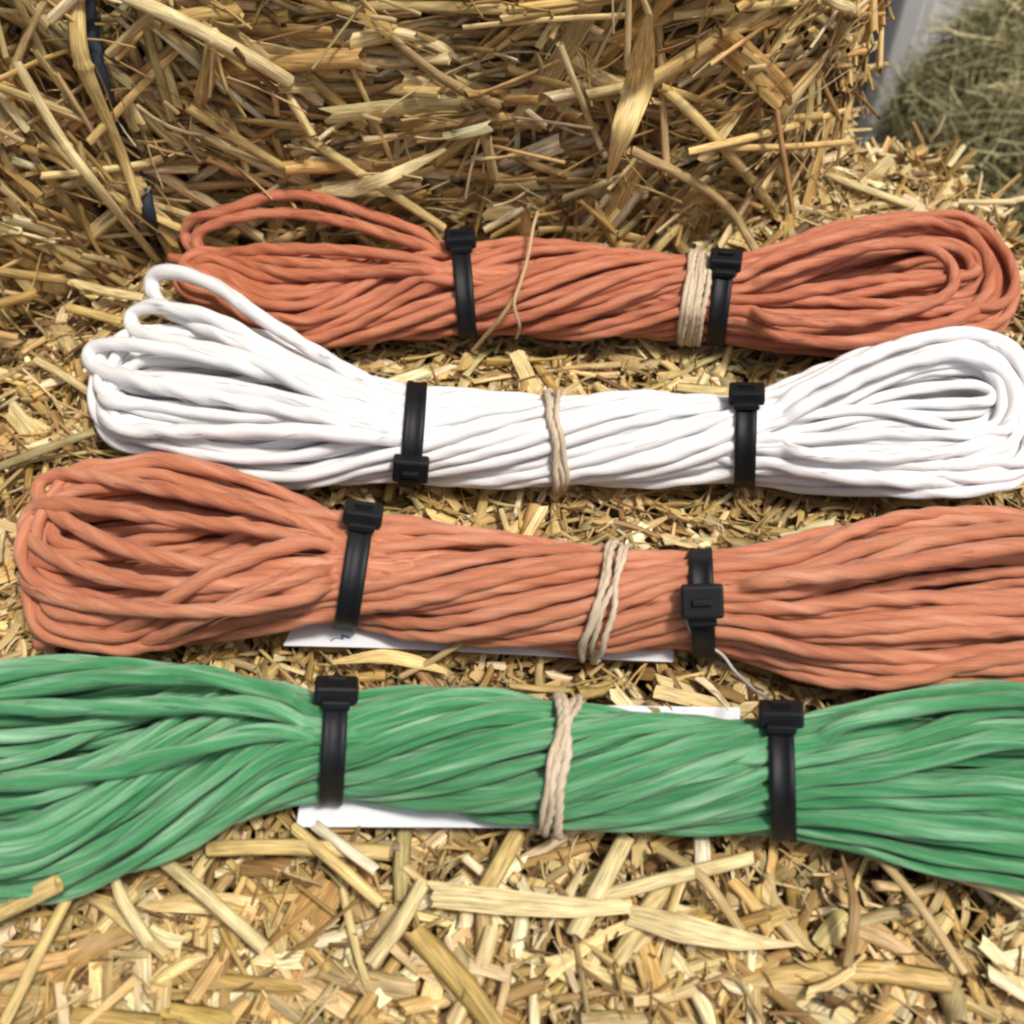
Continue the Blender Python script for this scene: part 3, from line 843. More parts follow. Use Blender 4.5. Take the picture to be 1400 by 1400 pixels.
bt = Bits()
def scatter_top(n, zlo, zhi, Lm, Ls, Wm, Ws, tilt, w, closed, region=None, gain=1.0, avoid=False, arc=2.0, flat=(0.35, 0.8), Lmax=0.075, dirfn=None):
    x = rng.uniform(-0.33, 0.40, n); y = rng.uniform(0.08, 0.74, n)
    # denser where the picture is near
    if region is not None:
        k = region(x, y); x, y = x[k], y[k]
    d = inside_dist(x, y); k = d > 0.0; x, y = x[k], y[k]; n = len(x)
    L = np.clip(np.exp(rng.normal(math.log(Lm), Ls, n)), 0.004, Lmax); W = np.clip(np.exp(rng.normal(math.log(Wm), Ws, n)), 0.0005, 0.0085)
    D = rand_dir(n, tilt) if dirfn is None else dirfn(x, y, n)
    z = top_z(x, y) + rng.uniform(zlo, zhi, n) - np.abs(D[:, 2]) * L * 0.28
    C = np.stack([x, y, z], 1)
    if avoid:
        bad = np.zeros(n, bool)
        for s in (-0.5, -0.25, 0, 0.25, 0.5):
            q = C + D * (L * s)[:, None]
            bad |= under_hank(q[:, 0], q[:, 1]) & (q[:, 2] + W / 2 > 0.0015)
        C, D, L, W = C[~bad], D[~bad], L[~bad], W[~bad]; n = len(C)
    else:
        hi = np.max([C[:, 2] + D[:, 2] * L * s for s in (-.5, .5)], axis=0) + W / 2
        u = under_hank(C[:, 0], C[:, 1]) | under_hank(C[:, 0] + D[:, 0] * L / 2, C[:, 1] + D[:, 1] * L / 2) | under_hank(C[:, 0] - D[:, 0] * L / 2, C[:, 1] - D[:, 1] * L / 2)
        C[:, 2] -= np.where(u, np.maximum(hi - 0.001, 0), 0)
    N = unit(np.array([0, 0, 1.0])[None, :] + rng.normal(0, 0.35, (n, 3)))
    bt.add(C, D, N, L, W, rng.uniform(*flat, n), rng.normal(0, 0.17, n), rng.normal(0, 0.13, n), rng.normal(0, 0.9, n), tints(n, w, gain), closed=closed, arc=arc, K=6 if closed else 4, taper=np.zeros(n) if closed else rng.random(n) ** 4)

near = lambda x, y: (y < 0.40)
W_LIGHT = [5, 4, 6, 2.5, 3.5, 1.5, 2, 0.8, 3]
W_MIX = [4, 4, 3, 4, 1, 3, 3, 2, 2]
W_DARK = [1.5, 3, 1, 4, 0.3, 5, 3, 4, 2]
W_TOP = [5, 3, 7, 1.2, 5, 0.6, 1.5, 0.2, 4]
scatter_top(9000, -0.024, -0.008, 0.022, 0.5, 0.0036, 0.35, 0.35, W_DARK, True)  # base layer tinted dark: shade of the gaps put into the colour
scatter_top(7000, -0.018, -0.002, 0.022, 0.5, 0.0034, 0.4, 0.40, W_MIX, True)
scatter_top(5500, -0.014, -0.001, 0.018, 0.5, 0.0042, 0.4, 0.40, W_MIX, False, arc=1.6)
scatter_top(9000, -0.006, 0.003, 0.010, 0.5, 0.0016, 0.5, 0.35, W_LIGHT, False, arc=1.0)
scatter_top(4600, -0.006, 0.004, 0.027, 0.45, 0.0044, 0.35, 0.20, W_LIGHT, True, avoid=True, gain=1.05)
scatter_top(4300, -0.004, 0.005, 0.024, 0.5, 0.0055, 0.35, 0.20, W_TOP, False, avoid=True, arc=1.8, gain=1.12)
scatter_top(12000, -0.002, 0.006, 0.013, 0.6, 0.0009, 0.35, 0.25, W_MIX, True, avoid=True)
# long stalks in the left corner
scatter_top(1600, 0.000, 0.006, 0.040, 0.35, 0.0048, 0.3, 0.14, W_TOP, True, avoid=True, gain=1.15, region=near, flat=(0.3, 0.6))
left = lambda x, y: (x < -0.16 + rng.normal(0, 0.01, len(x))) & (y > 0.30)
scatter_top(9000, -0.012, 0.006, 0.045, 0.4, 0.0028, 0.35, 0.25, W_MIX, True, region=left, avoid=True, gain=0.8, Lmax=0.09)  # tint turned down: shade over the left corner put into the colour
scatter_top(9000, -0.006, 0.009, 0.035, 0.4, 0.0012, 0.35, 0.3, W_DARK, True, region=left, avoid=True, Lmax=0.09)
# ragged straw over the right and far edges
n = 3400
i = rng.integers(3, len(EDGE) + 2, n); u = rng.random(n)
E3 = FOOT[i] * (1 - u[:, None]) + FOOT[(i + 1) % len(FOOT)] * u[:, None]
drop = rng.random(n) ** 1.6 * 0.42
cen = FOOT.mean(0); outw = unit(E3 - cen)
C = np.c_[E3 + outw * (rng.normal(-0.002, 0.006, n))[:, None], -0.012 - drop]
D = unit(np.c_[outw * rng.uniform(-0.3, 0.9, (n, 1)) + rng.normal(0, 0.7, (n, 2)), rng.normal(0.0, 0.35, n)])
bt.add(C, D, unit(np.c_[outw, np.full(n, 0.6)]), np.clip(np.exp(rng.normal(math.log(0.022), 0.5, n)), 0.006, 0.06), np.clip(np.exp(rng.normal(math.log(0.0032), 0.35, n)), 0.001, 0.007),
       rng.uniform(0.3, 0.8, n), rng.normal(0, 0.1, n), rng.normal(0, 0.1, n), rng.normal(0, 0.5, n), tints(n, W_LIGHT))
o = bt.build('chopped_straw', M_STRAW, bale_low); o['kind'] = 'stuff'

# ------------------------------------------------------------------ bale standing behind
BASEPX = [(-260, 600), (-120, 500), (0, 425), (110, 372), (220, 345), (400, 335), (600, 332), (800, 330), (950, 322), (1030, 292), (1078, 240), (1098, 185), (1100, 120)]
BP = catmull(np.array([at(x, y, 0.0)[:2] for x, y in BASEPX]), 12)
BP = resample(np.c_[BP, np.zeros(len(BP))], 0.004, False)[:, :2]
BTg = unit(np.gradient(BP, axis=0)); BN = np.stack([BTg[:, 1], -BTg[:, 0]], 1)   # outward (toward camera)
BH = 0.40
LB = len(BP)
def face(u, h, out=0.0):
    """u 0..1 along the foot, h height; returns point, tangent, normal"""
    f = u * (LB - 1); i = np.clip(f.astype(int), 0, LB - 2); w = (f - i)[:, None]
    p = BP[i] * (1 - w) + BP[i + 1] * w; t = unit(BTg[i] * (1 - w) + BTg[i + 1] * w); n = np.stack([t[:, 1], -t[:, 0]], 1)
    bulge = 0.010 * np.sin(np.clip(h / BH, 0, 1) * PI) - 0.03 * h + 0.011 * np.sin(u * 46 + h * 21) * np.sin(h * 55 + u * 17) + 0.005 * np.sin(u * 113 + 2) * np.cos(h * 90)
    # groove where the binding twine pulls in
    q = p + n * (bulge + out)[:, None]
    return np.c_[q, h], np.c_[t, np.zeros(len(u))], np.c_[n, np.zeros(len(u))]

fc = at_y(600, 200, BP[LB // 2][1])
bale_back = empty('straw_bale', (0.0, 0.62, 0.0))
tag(bale_back, 'dark golden straw bale standing upright behind the hanks, long stalks showing', 'straw bale')
V = []; F = []
us = np.linspace(0, 1, 90); hs = np.linspace(-0.02, BH, 30)
for h in hs:
    q, _, _ = face(us, np.full(90, h), -0.016)
    V += [tuple(a) for a in q]
for a in range(29):
    for b in range(89):
        F.append((a * 90 + b, a * 90 + b + 1, (a + 1) * 90 + b + 1, (a + 1) * 90 + b))
# back block: closes the bale
nb = len(V)
a0, a1 = V[0], V[89]
bk = [(a0[0], 0.98), (a1[0], 0.98)]
for (x, y) in bk:
    V.append((x, y, -0.02)); V.append((x, y, BH))
top0 = 29 * 90
F.append(tuple([top0 + b for b in range(90)] + [nb + 3, nb + 1]))
F.append((89, nb + 2, nb + 3, top0 + 89) if False else tuple([89] + [nb + 2, nb + 3] + [a * 90 + 89 for a in range(29, 0, -1)]))
F.append(tuple([nb] + [a * 90 for a in range(0, 30)] + [nb + 1]))
F.append((nb, nb + 1, nb + 3, nb + 2))
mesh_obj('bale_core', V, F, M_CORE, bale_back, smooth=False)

bf = Bits()
def px_of(P):
    v = P - CAM; dep = v @ FWD
    return 700 + FPX * v[:, 0] / dep, 700 - FPX * (v @ UPV) / dep
def face_dirs(P, n):
    """lie of the stalks over the face, angle from horizontal"""
    px, py = px_of(P)
    base = np.where(px < 230, -1.05, np.where(px < 420, -0.62, np.where(px < 760, -0.02, np.where(px < 900, 1.35, 0.35))))
    base = base + np.where((px > 420) & (px < 760) & (py > 150), 0.25, 0)
    spread = np.where(px < 230, 0.35, np.where(px < 420, 0.5, np.where(px < 760, 0.28, np.where(px < 900, 0.6, 0.6))))
    a = base + rng.normal(0, 1, n) * spread
    wild = rng.random(n) < 0.22
    return np.where(wild, rng.uniform(-PI / 2, PI / 2, n), a)
def scatter_face(n, lo, hi, Lm, Ls, Wm, Ws, w, closed=True, gain=1.0, nt=0.12, arc=2.0, Lmax=0.12, bundle=1, hmax=BH, hpow=1.0, curve=0.08, u0=0.0):
    m = max(1, n // bundle)
    u = rng.uniform(u0, 1, m); h = rng.random(m) ** hpow * hmax
    P, T, N = face(u, h)
    a = face_dirs(P, m); out = rng.uniform(lo, hi, m); Lb = np.clip(np.exp(rng.normal(math.log(Lm), Ls, m)), 0.01, Lmax)
    u, h, a, out, Lb = [np.repeat(q, bundle) for q in (u, h, a, out, Lb)]
    n = len(u)
    if bundle > 1:
        u = np.clip(u + rng.normal(0, 0.006, n), 0, 1); h = np.abs(h + rng.normal(0, 0.006, n)); a = a + rng.normal(0, 0.09, n)
        out = out + rng.normal(0, 0.002, n); Lb = Lb * rng.uniform(0.6, 1.15, n)
    P, T, N = face(u, h, out)
    D = T * np.cos(a)[:, None] + np.array([0, 0, 1.0])[None, :] * np.sin(a)[:, None] + N * rng.normal(0, nt, n)[:, None]
    D = unit(D)
    low = P[:, 2] - np.abs(D[:, 2]) * Lb * 0.5
    P[:, 2] += np.where(low < -0.004, -0.004 - low, 0)
    W = np.clip(np.exp(rng.normal(math.log(Wm), Ws, n)), 0.0006, 0.009)
    bf.add(P, D, unit(N + rng.normal(0, 0.3, (n, 3))), Lb, W, rng.uniform(0.35, 0.8, n), rng.normal(0, curve, n), rng.normal(0, curve, n), rng.normal(0, 0.6, n),
           tints(n, w, gain), closed=closed, arc=arc, K=6 if closed else 4)
F_DARK = [1, 2.5, 0.4, 4, 0.2, 5, 2.5, 5, 1]  # deepest stalks tinted dark: shade between them put into the colour
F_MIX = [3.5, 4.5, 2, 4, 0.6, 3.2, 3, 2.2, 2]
F_LIT = [5, 4, 4.5, 2, 2.0, 1.2, 2, 0.4, 3]  # outer stalks tinted paler: light on the face put into the colour
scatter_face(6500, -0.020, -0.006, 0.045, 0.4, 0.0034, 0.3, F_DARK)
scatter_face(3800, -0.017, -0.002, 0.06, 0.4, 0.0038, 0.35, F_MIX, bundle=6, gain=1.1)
scatter_face(2600, -0.010, 0.003, 0.075, 0.4, 0.0046, 0.35, F_LIT, bundle=5, gain=1.05)
scatter_face(2000, -0.004, 0.008, 0.050, 0.45, 0.0042, 0.4, F_LIT, closed=False, bundle=3, gain=1.15)
scatter_face(1500, 0.000, 0.010, 0.080, 0.4, 0.0038, 0.35, F_LIT, nt=0.16, bundle=2, gain=1.2)
scatter_face(3000, -0.004, 0.010, 0.035, 0.45, 0.0009, 0.35, F_MIX, nt=0.25, curve=0.25)
scatter_face(2400, 0.002, 0.016, 0.022, 0.45, 0.0013, 0.5, F_LIT, nt=0.4, curve=0.2)
o = bf.build('long_straw', M_STRAW, bale_back); o['kind'] = 'stuff'

# binding twine running down the bale's face at the left, widened and blackened to paint in the gap's shade
def near_face(px, py, lift=0.004):
    """point where the photo ray meets the front of the standing bale"""
    d = ray(px, py)
    best = None
    for t in np.linspace(0.3, 1.6, 521):
        p = CAM + d * t
        if p[2] < 0: break
        i = np.argmin(np.hypot(BP[:, 0] - p[0], BP[:, 1] - p[1]))
        q, _, nn = face(np.array([i / (LB - 1)]), np.array([p[2]]), lift)
        if (p[:2] - q[0, :2]) @ nn[0, :2] < 0: best = p; break
    if best is None: best = at(px, py, lift)
    return best
R_ = np.random.default_rng(5)
tw = [near_face(x, y, 0.010) for x, y in [(112, -60), (122, 10), (130, 70), (142, 120), (165, 180), (188, 225), (198, 262), (206, 300), (222, 330)]]
v, f, sc = tube(resample(catmull(tw, 10), 0.0015, False), 0.0032, False, 8, 0.02, 0.15, R_)
mesh_obj('binding_twine', v, f, M_BLUETW, bale_back, {'sc': ('FLOAT_VECTOR', sc)})

# ------------------------------------------------------------------ stalks one can point at
GOLD, PALE, TAN, BROWN, WHT, YEL = (0.62, 0.46, 0.18), (0.70, 0.57, 0.29), (0.50, 0.36, 0.16), (0.34, 0.22, 0.09), (0.80, 0.72, 0.52), (0.74, 0.55, 0.22)
def stalk(kind, label, pts, wpx, tint, flat=0.7, closed=True, widths=None, knots=(), on='face', lift=0.013, cat='straw stalk', up=None):
    if on == 'face': P = [near_face(p[0], p[1], lift + (p[2] * 0.001 if len(p) > 2 else 0)) for p in pts]
    else: P = [at(p[0], p[1], (p[2] if len(p) > 2 else 5) * 0.001) for p in pts]
    P = np.array(P)
    dep = np.mean((P - CAM) @ FWD); W = wpx * dep / FPX
    b = Bits()
    if up is None: up = (0, -0.8, 0.6) if on == 'face' else (0.05, -0.3, 0.95)
    b.path(P, W, flat, tint, closed=closed, widths=widths, knots=knots, up=up, K=8 if closed else 6)
    o = b.build(kind, M_STRAW, None, origin=P.mean(0))
    tag(o, label, cat, 'single stalks and leaves loose on the bales')
    return o
ST = 'straw_stalk'
stalk('straw_leaf', 'broad golden leaf hanging down the upright bale above the white hank\'s middle', [(888, 18), (880, 70), (872, 120), (852, 180), (830, 250)], 42, YEL, 0.35, False, widths=(0.15, 0.75, 1.0, 0.8, 0.08), lift=0.036, cat='straw leaf')
stalk(ST, 'thick pale stalk slanting down right from the top edge at the left', [(172, -6), (250, 30), (330, 72), (397, 112)], 20, PALE, 0.6, lift=0.022, knots=(0.5,))
stalk(ST, 'thin whitish split stalk lying just below the thick pale one', [(212, 38), (290, 105), (360, 163)], 9, WHT, 0.5, lift=0.018)
stalk(ST, 'tan stalk running beside and under the thick pale one', [(200, 25), (290, 90), (380, 152)], 17, TAN, 0.6, lift=0.016)
stalk(ST, 'long thin golden stalk pointing at the left cable tie of the back orange hank', [(395, 170), (470, 222), (540, 268), (606, 312)], 13, GOLD, 0.7, lift=0.016, knots=(0.35,))
stalk(ST, 'golden stalk slanting down right, its end touching the top of the back orange hank\'s loop', [(255, 145), (340, 200), (432, 256)], 13, GOLD, 0.7, lift=0.016)
stalk(ST, 'long golden stalk bending down beside the dark blue binding twine', [(104, -8), (110, 75), (140, 150), (168, 215), (190, 283)], 20, GOLD, 0.55, lift=0.020, knots=(0.3,), widths=(1.1, 1.2, 0.9, 0.8, 0.6))
stalk(ST, 'short pale stalk at the top left corner of the upright bale', [(20, -6), (45, 45), (66, 90)], 13, PALE, 0.6, lift=0.020)
stalk(ST, 'longest stalk at the far left, slanting down to the white hank\'s stray loop', [(22, 85), (82, 187), (135, 258), (216, 357)], 14, PALE, 0.6, lift=0.022, knots=(0.4,))
stalk(ST, 'golden stalk lying right of the broad leaf, slanting down right', [(893, 106), (960, 170), (1010, 225), (1060, 290)], 15, GOLD, 0.7, lift=0.022)
stalk(ST, 'tan stalk from the broad leaf\'s tip to the back orange hank\'s right tie', [(862, 205), (950, 250), (1000, 290), (1035, 345)], 13, TAN, 0.7, lift=0.018)
stalk(ST, 'wide tan stalk rising to the right near the upright bale\'s right corner', [(1036, 205), (1080, 140), (1125, 75), (1160, 25)], 17, TAN, 0.45, lift=0.014)
stalk(ST, 'uppermost of three level stalks in the middle of the upright bale', [(400, 92), (490, 82), (615, 80)], 17, PALE, 0.6, lift=0.012)
stalk(ST, 'middle one of three level stalks in the middle of the upright bale', [(385, 106), (490, 104), (640, 106)], 14, GOLD, 0.6, lift=0.010)
stalk(ST, 'lowest of three level stalks in the middle of the upright bale', [(380, 120), (490, 120), (600, 127)], 15, GOLD, 0.6, lift=0.012)
stalk(ST, 'long level stalk along the very top of the picture', [(420, 10), (560, 8), (720, 14)], 15, GOLD, 0.7, lift=0.014)
stalk(ST, 'pale stalk slanting down right under the topmost level stalk', [(500, 35), (580, 55), (655, 92)], 15, PALE, 0.6, lift=0.014)
stalk('straw_leaf', 'curled pale leaf just above the back orange hank\'s left half', [(425, 262), (480, 258), (520, 246), (565, 226), (610, 203)], 17, PALE, 0.3, False, widths=(0.3, 1.3, 1.0, 0.8, 0.3), lift=0.020, cat='straw leaf')
stalk(ST, 'thin pale stalk crossing the fine stems left of the broad leaf', [(765, 60), (790, 125), (812, 180), (828, 215)], 9, PALE, 0.6, lift=0.018)
stalk(ST, 'long golden stalk at the top edge right of the broad leaf', [(920, 22), (1000, 12), (1090, 2)], 12, GOLD, 0.7, lift=0.014)
stalk(ST, 'pale stalk at the upright bale\'s right corner under the top edge', [(1125, -5), (1165, 12), (1200, 28)], 16, PALE, 0.6, lift=0.012)
stalk(ST, 'tan stalk sticking out of the upright bale toward the grey post', [(1140, 105), (1180, 94), (1214, 88)], 9, TAN, 0.7, lift=0.010)
stalk(ST, 'brown stalk in front of the upright bale, just above the widest pale string band', [(885, 275), (915, 318), (940, 350)], 15, BROWN, 0.6, lift=0.010)
# on the flat bale
stalk(ST, 'long level stalk at the left edge pointing to the orange hank\'s cut end', [(0, 283, 4), (90, 305, 8), (165, 325, 9)], 12, GOLD, 0.7, on='top')
stalk(ST, 'upper one of two short pale stalks left of the white hank\'s stray loop', [(95, 385, 10), (145, 398, 12), (198, 408, 12)], 14, PALE, 0.6, on='top')
stalk(ST, 'lower one of two short pale stalks left of the white hank\'s stray loop', [(92, 420, 8), (130, 430, 10), (170, 440, 10)], 14, GOLD, 0.6, on='top')
stalk(ST, 'pale stalk slanting down to the white hank\'s left tip', [(48, 492, 5), (85, 512, 9), (128, 540, 11)], 12, PALE, 0.6, on='top')
stalk(ST, 'grey green stalk rising to the right above the middle orange hank\'s left end', [(-6, 640, 4), (60, 615, 10), (128, 590, 12)], 13, (0.36, 0.30, 0.14), 0.7, on='top')
stalk('straw_leaf', 'broad flat split straw in the middle of the bottom foreground', [(590, 1222, 10), (680, 1232, 13), (780, 1240, 13), (862, 1240, 9)], 34, PALE, 0.35, False, on='top', widths=(1, 1, 0.8, 0.5), cat='straw leaf')
stalk(ST, 'white splinter of straw below the green hank\'s left card', [(430, 1128, 8), (470, 1158, 11), (513, 1190, 8)], 16, WHT, 0.5, on='top')
stalk(ST, 'level golden stalk just under the green hank\'s left cable tie', [(283, 1160, 6), (400, 1158, 10), (530, 1166, 7)], 22, GOLD, 0.5, on='top')
stalk(ST, 'golden stalk crossing the level one, slanting down right from the card', [(402, 1132, 8), (460, 1182, 14), (522, 1236, 9)], 17, YEL, 0.6, on='top')
stalk(ST, 'thick golden stalk standing steep below the green hank\'s string band', [(708, 1138, 5), (685, 1180, 10), (655, 1232, 6)], 26, GOLD, 0.5, on='top')
stalk(ST, 'thick pale stalk slanting down left, right of the green hank\'s string band', [(856, 1145, 4), (825, 1205, 11), (785, 1280, 6)], 27, PALE, 0.5, on='top')
stalk(ST, 'short white stub just below the green hank, left of its right cable tie', [(958, 1143, 4), (960, 1160, 8), (961, 1185, 7)], 24, WHT, 0.4, on='top')
stalk(ST, 'thin tan stalk slanting down right under the green hank\'s right half', [(1108, 1085, 6), (1200, 1128, 13), (1292, 1182, 8)], 10, TAN, 0.8, on='top')
stalk(ST, 'pale stalk slanting down right in the left foreground', [(218, 1172, 6), (285, 1228, 12), (360, 1296, 7)], 20, PALE, 0.55, on='top')
stalk(ST, 'pale straw end sticking over the green hank at the left picture edge', [(-20, 1256, 8), (30, 1232, 20), (80, 1207, 28)], 26, YEL, 0.5, on='top')
stalk(ST, 'pale stalk rising steeply at the bottom, left of the broad split straw', [(505, 1320, 6), (545, 1265, 12), (580, 1205, 8)], 22, PALE, 0.5, on='top')
stalk(ST, 'long thin stalk at the bottom left, rising from the corner', [(5, 1400, 6), (70, 1270, 12), (135, 1145, 7)], 17, GOLD, 0.6, on='top')
stalk(ST, 'pale stalk leaning left near the bottom left, ending in a point', [(148, 1165, 10), (165, 1225, 14), (205, 1292, 8)], 18, PALE, 0.5, on='top', widths=(0.2, 1, 1))
stalk('straw_leaf', 'wide pale leaf in the bottom right foreground tapering to the right', [(860, 1250, 8), (930, 1268, 13), (1010, 1285, 12), (1090, 1292, 7)], 38, PALE, 0.35, False, on='top', widths=(0.7, 1, 0.7, 0.1), cat='straw leaf')
stalk(ST, 'pale stalk rising to the right beside the broad split straw', [(800, 1232, 7), (900, 1205, 14), (1030, 1172, 8)], 20, PALE, 0.5, on='top')
stalk(ST, 'tan stalk bending down right in the right foreground', [(905, 1060, 1), (900, 1160, 8), (960, 1200, 13), (1015, 1275, 6)][1:], 15, TAN, 0.6, on='top')
stalk(ST, 'steep dark golden stalk near the bottom right corner', [(1150, 1165, 8), (1168, 1240, 14), (1158, 1320, 7)], 17, BROWN, 0.6, on='top', widths=(0.2, 1, 0.9))
stalk(ST, 'long stalk slanting down right toward the bottom right corner', [(1165, 1135, 8), (1240, 1215, 14), (1320, 1330, 7)], 14, TAN, 0.6, on='top')
stalk(ST, 'pale stalk at the right picture edge below the green hank', [(1310, 1195, 9), (1360, 1212, 12), (1420, 1248, 8)], 22, PALE, 0.5, on='top')
stalk(ST, 'tan straw piece leaning on the card below the middle orange hank', [(548, 925, 5), (590, 903, 9), (632, 878, 14)], 9, TAN, 0.6, on='top')
stalk('straw_leaf', 'pale folded leaf between the middle orange hank and the green one\'s left cable tie', [(455, 905, 6), (520, 897, 10), (570, 905, 9), (610, 918, 5)], 20, YEL, 0.35, False, on='top', widths=(0.3, 1, 0.9, 0.3), cat='straw leaf')
stalk(ST, 'pale stalk on the bale top pointing away from the back orange hank\'s right half', [(1100, 225, 6), (1160, 250, 10), (1250, 282, 6)], 12, PALE, 0.6, on='top')
stalk(ST, 'pale straw stub sticking out over the bale edge by the hay bale', [(1310, 276, 6), (1350, 276, 8), (1388, 276, 9)], 9, PALE, 0.7, on='top')
stalk(ST, 'upper straw piece standing up at the bale edge in front of the hay bale', [(1272, 192, 4), (1282, 178, 12), (1292, 155, 24)], 7, WHT, 0.6, on='top')
stalk(ST, 'lower straw piece leaning right at the bale edge in front of the hay bale', [(1295, 240, 4), (1312, 224, 12), (1334, 206, 20)], 9, GOLD, 0.6, on='top')
stalk('grass_stem', 'thin dry stem lying over the back orange hank between its left tie and middle', [(735, 290, 46), (728, 315, 48), (722, 350, 47), (712, 385, 44), (703, 415, 38), (710, 445, 27), (706, 462, 14)], 5, (0.60, 0.42, 0.24), 0.9, on='top', cat='grass stem')
stalk('grass_stem', 'dry stem crossing the back orange hank\'s lower edge, slanting down left', [(705, 405, 40), (680, 440, 28), (656, 468, 14), (646, 480, 8)], 6, (0.55, 0.38, 0.18), 0.9, on='top', cat='grass stem')
stalk('loose_fibre', 'pale kinked fibre from the middle orange hank\'s right tie to the green hank\'s tie', [(938, 848, 30), (950, 872, 22), (985, 893, 16), (1005, 918, 16), (1030, 942, 28), (1050, 955, 42)], 4.2, (0.72, 0.68, 0.66), 0.9, on='top', cat='fibre')

# ------------------------------------------------------------------ hay bale, wall, yard
GZ = -0.565
ground_s = 6.0
mesh_obj('ground', [(-ground_s, -ground_s, GZ), (ground_s, -ground_s, GZ), (ground_s, ground_s, GZ), (-ground_s, ground_s, GZ)], [(0, 1, 2, 3)], M_GROUND, None, smooth=False)['kind'] = 'structure'

HC = np.array([0.62, 1.00, -0.36]); HR = np.array([0.205, 0.205, 0.205])
hay = empty('hay_bale', (HC[0], HC[1], GZ))
tag(hay, 'rounded grey green hay bale standing beyond the straw bale at the right', 'hay bale')
V = []; F = []
nu, nv = 40, 24
for a in range(nv + 1):
    th = PI * a / nv
    for b in range(nu):
        ph = 2 * PI * b / nu
        d = np.array([math.sin(th) * math.cos(ph), math.sin(th) * math.sin(ph), math.cos(th)])
        d = np.sign(d) * np.abs(d) ** 0.92
        k = 0.93 + 0.05 * mnoise.noise(Vector(d * 3))
        p = HC + HR * d * k; p[2] = max(p[2], GZ + 0.001)
        V.append(tuple(p))
for a in range(nv):
    for b in range(nu): F.append((a * nu + b, (a + 1) * nu + b, (a + 1) * nu + (b + 1) % nu, a * nu + (b + 1) % nu))
mesh_obj('hay_core', V, F, M_HAYCORE, hay)
hb = Bits()
HP = np.array([(0.22, 0.205, 0.10), (0.16, 0.155, 0.075), (0.30, 0.275, 0.145), (0.10, 0.092, 0.045), (0.40, 0.36, 0.20), (0.07, 0.06, 0.03)])
def scatter_hay(n, lo, hi, Lm, W, wts, tiltn):
    d = unit(rng.normal(0, 1, (n, 3))); k = (d[:, 1] < 0.45) & (d[:, 2] > -0.75); d = d[k]; n = len(d)
    ds = np.sign(d) * np.abs(d) ** 0.92
    rad = 1 + rng.uniform(lo, hi, n) + 0.05 * sn(d[:, 0], d[:, 2], 7, 2)
    C = HC + HR * ds * rad[:, None]
    t = unit(np.cross(d, rng.normal(0, 1, (n, 3)))) 
    D = unit(t + d * rng.normal(0, tiltn, n)[:, None])
    w = np.array(wts, float); w /= w.sum()
    ti = 1.9 * HP[rng.choice(len(HP), n, p=w)] * rng.uniform(0.7, 1.3, (n, 1))
    hb.add(C, D, d, np.clip(np.exp(rng.normal(math.log(Lm), 0.4, n)), 0.02, 0.16), W * rng.uniform(0.6, 1.4, n), rng.uniform(0.3, 0.9, n), rng.normal(0, 0.35, n), rng.normal(0, 0.35, n), rng.normal(0, 0.5, n), ti, rings=6, K=3)
scatter_hay(26000, -0.06, 0.02, 0.07, 0.0018, [3, 4, 1, 4, 0.3, 3], 0.12)
scatter_hay(20000, -0.02, 0.06, 0.085, 0.0014, [4, 3, 3, 1, 1.0, 0.5], 0.22)
scatter_hay(2500, 0.02, 0.10, 0.08, 0.0016, [3, 2, 4, 0.5, 3, 0.2], 0.6)
o = hb.build('hay_strands', M_HAY, hay); o['kind'] = 'stuff'

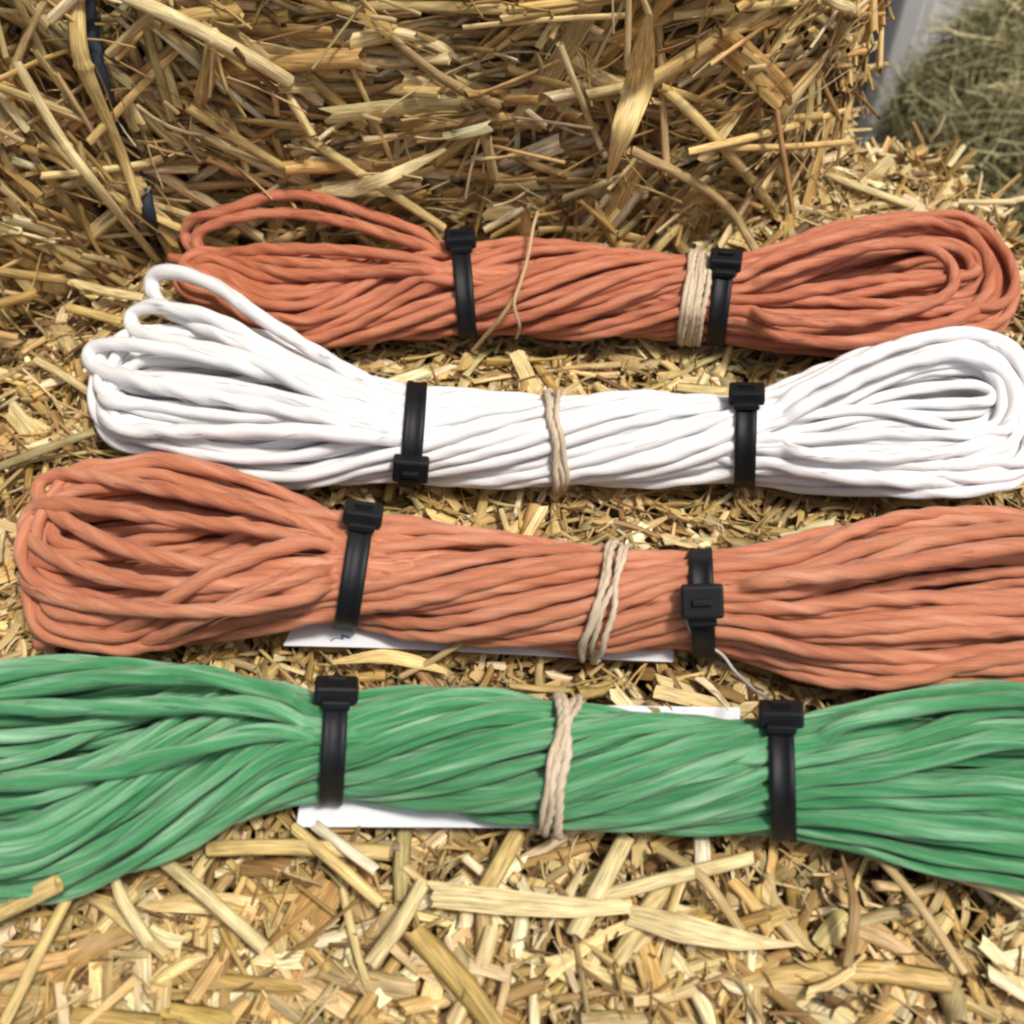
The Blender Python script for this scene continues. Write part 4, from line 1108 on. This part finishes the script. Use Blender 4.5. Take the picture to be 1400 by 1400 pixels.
# wall behind
WY = 1.28
wall = empty('wall', (0.3, WY, GZ))
tag(wall, 'pale grey panelled wall with an upright post behind the hay bale', 'wall')
I3 = np.eye(3)
bevel_box('wall_panel', np.array([1.322, WY + 0.03, GZ + 0.5]), I3, (1.64, 0.04, 1.0), M_WALL, wall, 0.003)
bevel_box('wall_panel', np.array([-0.58, WY + 0.045, GZ + 0.5]), I3, (2.074, 0.04, 1.0), M_DARKP, wall, 0.003)['label'] = 'dark grey wall panel'
bevel_box('post', np.array([0.4735, WY + 0.02, GZ + 0.5]), I3, (0.029, 0.07, 1.0), M_WALL, wall, 0.004)
bevel_box('trim_strip', np.array([0.495, WY + 0.015, GZ + 0.5]), I3, (0.013, 0.05, 1.0), M_POST, wall, 0.003)['label'] = 'whiter trim strip beside the post'

# ------------------------------------------------------------------ light, world, camera
sun_v = Vector((0.30, -0.20, 0.92)).normalized()
el = math.asin(sun_v.z); az = math.atan2(sun_v.x, sun_v.y)
w = bpy.data.worlds.new('World'); scene.world = w; w.use_nodes = True
nt = w.node_tree
sky = nt.nodes.new('ShaderNodeTexSky'); sky.sky_type = 'NISHITA'; sky.sun_disc = False
sky.sun_elevation = el; sky.sun_rotation = az
sky.dust_density = 6.0; sky.ozone_density = 0.3; sky.air_density = 0.8
bg = nt.nodes['Background']; bg.inputs['Strength'].default_value = 0.105
nt.links.new(sky.outputs['Color'], bg.inputs['Color'])
sl = bpy.data.lights.new('sun', 'SUN'); sl.energy = 3.0; sl.angle = math.radians(8.0); sl.color = (1.0, 0.95, 0.87)
so = bpy.data.objects.new('sun', sl); COL.objects.link(so)
so.rotation_euler = sun_v.to_track_quat('Z', 'Y').to_euler()
so.location = (0.5, 0, 2)

cam = bpy.data.cameras.new('camera'); co = bpy.data.objects.new('camera', cam); COL.objects.link(co)
cam.sensor_width = 36; cam.lens = FPX / 1400 * 36
cam.clip_start = 0.01; cam.clip_end = 50
co.location = tuple(CAM); co.rotation_euler = (PI / 2 - THETA, 0, 0)
cam.dof.use_dof = True; cam.dof.focus_distance = 0.46; cam.dof.aperture_fstop = 11
scene.camera = co
scene.render.engine = 'CYCLES'
scene.cycles.filter_width = 2.3
scene.view_settings.view_transform = 'Standard'
scene.view_settings.look = 'None'
scene.view_settings.gamma = 1
scene.view_settings.exposure = 0.0
